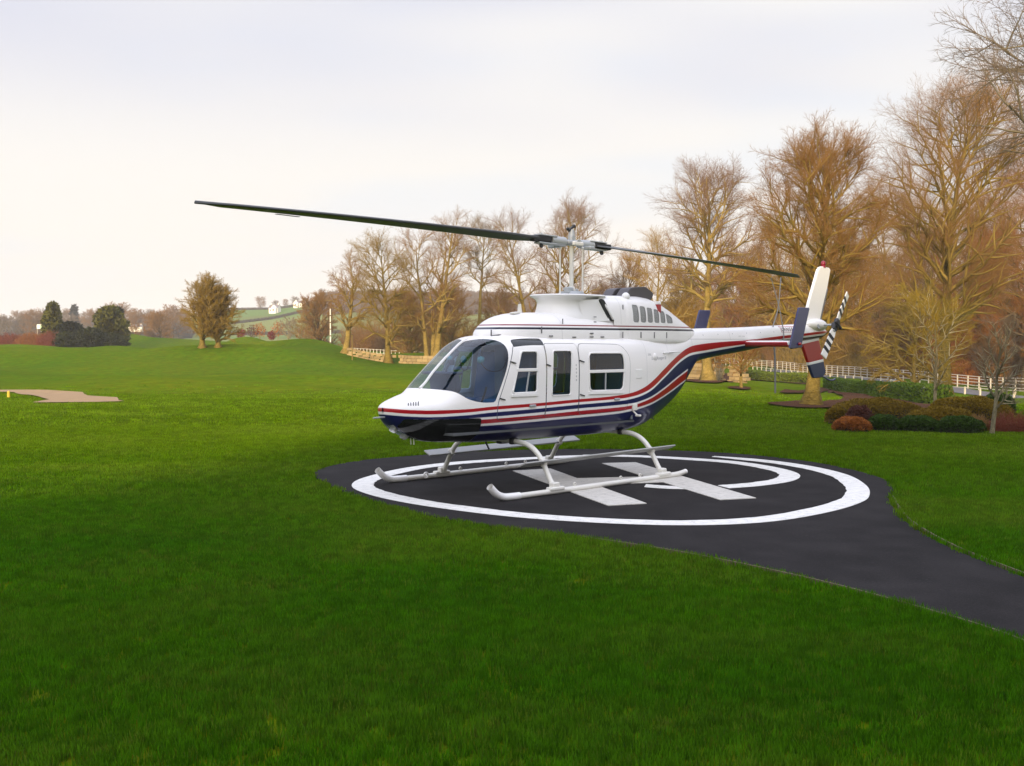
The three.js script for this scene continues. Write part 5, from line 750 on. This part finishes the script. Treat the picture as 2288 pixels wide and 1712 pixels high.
// far trees: a few kinds, each copied along the skyline
{
  const R = rng(77), kinds = [0, 1, 2, 3].map((i) => grow({ seed: 900 + i, h: 12, spread: 4 + i * 0.5, r: 0.35, clear: 0.1, limbs: 16, density: 0.8, lift: 0.8 })), mats = [TWIG.grey, TWIG.brown, TWIG.grey, TWIG.brown];
  const proto = kinds.map(([a, b, M], i) => [a, b, M, mats[i]]);
  const far = (px, Z, top, label, group, kind) => { const [a, b, M, m] = proto[kind], [x, y, z] = place(px, Z), h = heightAt(top, Z) - y, t = thing('distant_tree', label, 'tree', [x, y - 0.3, -z], R() * 6.28, group); t.scale.setScalar(Math.max(0.3, h / 11.5)); t.scale.x *= 1.25; t.scale.z *= 1.25; triCount += (a.index.count + b.index.count) / 3; mesh('trunk', a, BARK.brown, t); mesh('branches', b, m, t); crownOf(t, M, 0.04, m); };
  for (let i = 0; i < 30; i++) far(-6 + i * 14.5 + R() * 8, 420 + R() * 240, 694 + R() * 18 + (i > 18 ? -4 : 0), 'one of the greyish bare trees packed along the left skyline', 'bare trees packed along the left skyline', i % 4);
  far(724, 690, 646, 'bare tree on the hill top left of the white pole', null, 0); far(768, 700, 645, 'bare tree on the hill crest behind the leaning tree', null, 1); far(618, 700, 672, 'dark bare tree behind the white gabled house', null, 2); far(584, 690, 667, 'slender bare tree on the skyline left of the gabled house', null, 3); far(662, 740, 664, 'bare tree behind the right hand hill house', null, 2); far(640, 720, 670, 'small tree between the two hill houses', null, 1);
  conifer('dark pine poking above the left skyline', 168, 520, 684, 22, LEAF.coniferDark, 900); conifer('small dark fir on the far left skyline', 68, 560, 702, 12, LEAF.coniferDark, 500);
  // hedgerows across the hill fields and the wood on its crest: each one mass
  const clump = thicket(4242, 2.6, 4.2, 2.6, 46, 0.22), spots = [], hr = (label, p, w, h) => { const t = thing('hedgerow', label, 'hedge', [0, 0, 0]), m = new THREE.InstancedMesh(clump, std(lin(0.07, 0.06, 0.035), 1), p.length); m.name = 'shrubs'; m.userData.kind = 'stuff'; p.forEach(([x, y, z], i) => m.setMatrixAt(i, new THREE.Matrix4().compose(V(x, y - 0.3, -z), new THREE.Quaternion().setFromEuler(new THREE.Euler(0, i * 1.7, 0)), V(w, h, w)))); m.castShadow = true; t.add(m); };
  const row = (a, b, n) => { const A = hit(...a), B = hit(...b), o = []; for (let i = 0; i < n; i++) { const t = i / (n - 1), X = lerp(A[0], B[0], t), Z = lerp(A[2], B[2], t); o.push([X, ground(X, Z), Z]); } return o; };
  hr('dark hedgerow slanting up the hillside field below the houses', row([522, 724], [735, 684], 60), 0.55, 0.5);
  hr('dark hedgerow along the foot of the hill', row([520, 749], [760, 745], 60), 0.5, 0.55);
  hr('low dark hedgerow across the valley field behind the evergreens', row([280, 748], [420, 746], 40), 0.4, 0.35);
  hr('dark hedgerow along the crest of the hill by the houses', row([520, 694], [700, 683], 50), 0.5, 0.5);
  const wood = new THREE.InstancedMesh(clump, std(lin(0.13, 0.085, 0.05), 1), 1500); wood.name = 'hill_wood';
  for (let i = 0; i < 1500; i++) { const px = 715 + R() * 720, Z = 560 + R() * 190, [x, y, z] = place(px, Z), k = 0.9 + R() * 0.8; wood.setMatrixAt(i, new THREE.Matrix4().compose(V(x, y - 0.4, -z), new THREE.Quaternion().setFromEuler(new THREE.Euler(0, R() * 6, 0)), V(k * 1.3, k * 0.8, k * 1.3))); }
  wood.castShadow = true; scene.add(tag(wood, 'brown leafless wood covering the hill behind the helicopter', 'wood', null, 'stuff'));
  const woodB = new THREE.InstancedMesh(clump, std(lin(0.12, 0.1, 0.07), 1), 700); woodB.name = 'valley_wood';
  for (let i = 0; i < 700; i++) { const px = -60 + R() * 480, Z = 440 + R() * 320, [x, y, z] = place(px, Z), k = 0.7 + R() * 0.8; woodB.setMatrixAt(i, new THREE.Matrix4().compose(V(x, y - 0.4, -z), new THREE.Quaternion().setFromEuler(new THREE.Euler(0, R() * 6, 0)), V(k * 1.2, k, k * 1.2))); }
  woodB.castShadow = true; scene.add(tag(woodB, 'grey brown woodland filling the valley under the left skyline', 'wood', null, 'stuff'));
  const scrub = thicket(5151, 2.6, 4.2, 2.6, 90, 0.05), woodC = new THREE.InstancedMesh(scrub, TWIG.olive, 900); woodC.name = 'riverside_wood';
  for (let i = 0; i < 900; i++) { const px = 1300 + R() * 1050, Z = Math.max(px > 1500 ? FOC * 41 / (px - 1144) : 0, 118) + R() * 70, [x, y, z] = place(px, Z), k = 0.7 + R() * 0.7; woodC.setMatrixAt(i, new THREE.Matrix4().compose(V(x, y - 0.3, -z), new THREE.Quaternion().setFromEuler(new THREE.Euler(0, R() * 6, 0)), V(k, k * 1.15, k))); }
  woodC.castShadow = true; scene.add(tag(woodC, 'mass of brown undergrowth behind the trees on the right', 'undergrowth', null, 'stuff'));
}

// ---------------------------------------------------------------- the building behind the viewer, whose shade lies over the pad
{
  const t = thing('hotel_building', 'long pale building behind the viewer, its shade lying over the near lawn and pad', 'building', [0, 0, 17]), wm = std(lin(0.5, 0.46, 0.38), 0.9, { map: stoneTex });
  for (const [x0, x1, Hh, D, rows] of [[-14, 60, 9.5, 12, 3], [-70, -14.05, 4.9, 10, 2]]) {
    const W = x1 - x0, xc = (x0 + x1) / 2;
    mesh('wall', at(new THREE.BoxGeometry(W, Hh, D), xc, Hh / 2, D / 2), wm, t);
    const rg = new THREE.ExtrudeGeometry(new THREE.Shape([[-D / 2 - 0.3, 0], [D / 2 + 0.3, 0], [0, 1.8]].map((p) => new THREE.Vector2(...p))), { depth: W + 0.4, bevelEnabled: false }).rotateY(Math.PI / 2).translate(x0 - 0.2, Hh + 0.003, D / 2);
    mesh('roof', rg, roofM, t);
    for (let x = x0 + 2.5; x < x1 - 1.5; x += 4) for (let k = 0; k < rows; k++) mesh('window', at(bx(1.3, 1.6, 0.12, 0), x, 1.5 + k * 2.6, -0.03), paneM, t);
  }
}

// ---------------------------------------------------------------- the lawn grass: blades in small tufts
{
  const R = rng(5), tuft = (n, rad, h, w) => { const P = [], N = [], I = []; for (let i = 0; i < n; i++) { const a = R() * 6.28, q = Math.sqrt(R()) * rad, x = Math.cos(a) * q, z = Math.sin(a) * q, t = R() * 6.28, l = h * (0.55 + 0.7 * R()), lx = (R() - 0.5) * 0.9 * l, lz = (R() - 0.5) * 0.9 * l, sx = Math.cos(t) * w / 2, sz = Math.sin(t) * w / 2, o = P.length / 3; P.push(x - sx, -0.01, z - sz, x + sx, -0.01, z + sz, x + lx * 0.4 + sx * 0.8, l * 0.6, z + lz * 0.4 + sz * 0.8, x + lx * 0.4 - sx * 0.8, l * 0.6, z + lz * 0.4 - sz * 0.8, x + lx, l, z + lz); for (let k = 0; k < 5; k++) N.push(-sz / w * 2, 0.25, sx / w * 2); I.push(o, o + 1, o + 2, o, o + 2, o + 3, o + 3, o + 2, o + 4); } const g = new THREE.BufferGeometry(); g.setAttribute('position', new THREE.Float32BufferAttribute(P, 3)); g.setAttribute('normal', new THREE.Float32BufferAttribute(N, 3)); g.setIndex(I); return g; };
  const mat = new THREE.MeshPhysicalMaterial({ color: lin(1, 1, 1), roughness: 0.95, transmission: 0.4, thickness: 0, specularIntensity: 0.03, side: THREE.DoubleSide }), bands = [[4.2, 8, 700, 15, 0.045, 0.036, 0.0055], [8, 13, 420, 15, 0.055, 0.036, 0.008], [13, 24, 190, 16, 0.08, 0.038, 0.013], [24, 48, 32, 30, 0.22, 0.04, 0.022]];
  const pad = padEdge, m4 = new THREE.Matrix4(), q = new THREE.Quaternion(), col = new THREE.Color();
  const bunker = bed([[-60, 874], [0, 873], [100, 873], [185, 878], [195, 886], [262, 890], [282, 899], [70, 902], [110, 895], [30, 878]]);
  for (const [z0, z1, dens, n, rad, h, w] of bands) {
    const g = tuft(n, rad, h, w), area = (z1 * z1 - z0 * z0) * 0.53 + 2 * (z1 - z0), count = Math.round(area * dens), M = [], C = [];
    for (let i = 0; i < count; i++) {
      const Z = Math.sqrt(z0 * z0 + R() * (z1 * z1 - z0 * z0)), X = (R() * 2 - 1) * (Z * 0.53 + 0.6), d = Z < 20 && X > -3.5 ? sdPoly(pad, X, Z) : 1; if (d < 0.02 + rad * 0.4) { if (d < -0.015 || R() < 0.6) continue; }
      if (Z > 21 && beds.some((b2) => sdPoly(b2, X, Z) < 0.02)) continue;
      if (Z > 30 && R() < smooth(30, 48, Z)) continue;
      if (Z > 28 && Z < 48 && X < -8 && sdPoly(bunker, X, Z) < 0.1) continue;
      const p1 = fbm(X * 0.9 + 20, Z * 1.5, 80, 3), p2 = fbm(X * 0.25 + 7, Z * 0.5, 81, 3), p3 = R(), tz = smooth(9, 22, Z), dry = Math.min(0.85, smooth(0.42, 0.7, p2) * 0.3 + smooth(0.4, 0.75, p1) * 0.18 + (p3 > 0.93 ? 0.5 : 0)), p5 = fbm(X * 1.3 + 40, Z * 1.7, 84, 2), br = 0.74 + 0.95 * Math.pow(R(), 1.4), s = (0.85 + 0.25 * smooth(0.35, 0.7, p5) + 0.3 * R()) * (d < 0.2 && d > 0 ? 1.15 : 1);
      q.setFromEuler(new THREE.Euler((R() - 0.5) * 0.3, R() * 6.28, (R() - 0.5) * 0.3)); M.push(m4.compose(V(X, ground(X, Z) - 0.012, -Z), q, V(1, s, 1)).clone());
      C.push(col.setRGB(lerp(lerp(0.036, 0.075, tz), 0.1, dry) + 0.03 * p2, lerp(0.135, 0.145, dry) + 0.05 * p2 - 0.025 * p3 + 0.015 * tz, lerp(0.002, 0.014, dry)).multiplyScalar(br).clone());
    }
    const im = new THREE.InstancedMesh(g, mat, M.length); im.name = numbered('lawn_grass'); M.forEach((m, i) => { im.setMatrixAt(i, m); im.setColorAt(i, C[i]); }); im.castShadow = im.receiveShadow = true;
    scene.add(tag(im, ['short green lawn grass nearest the camera', 'short green lawn grass in front of the pad', 'short green lawn grass around the pad', 'short green lawn grass beyond the pad'][bands.findIndex((b) => b[0] === z0)], 'grass', null, 'stuff'));
  }
}
console.log('triangles in plants', triCount, 'sprays', sprayCount);
renderer.render(scene, camera);
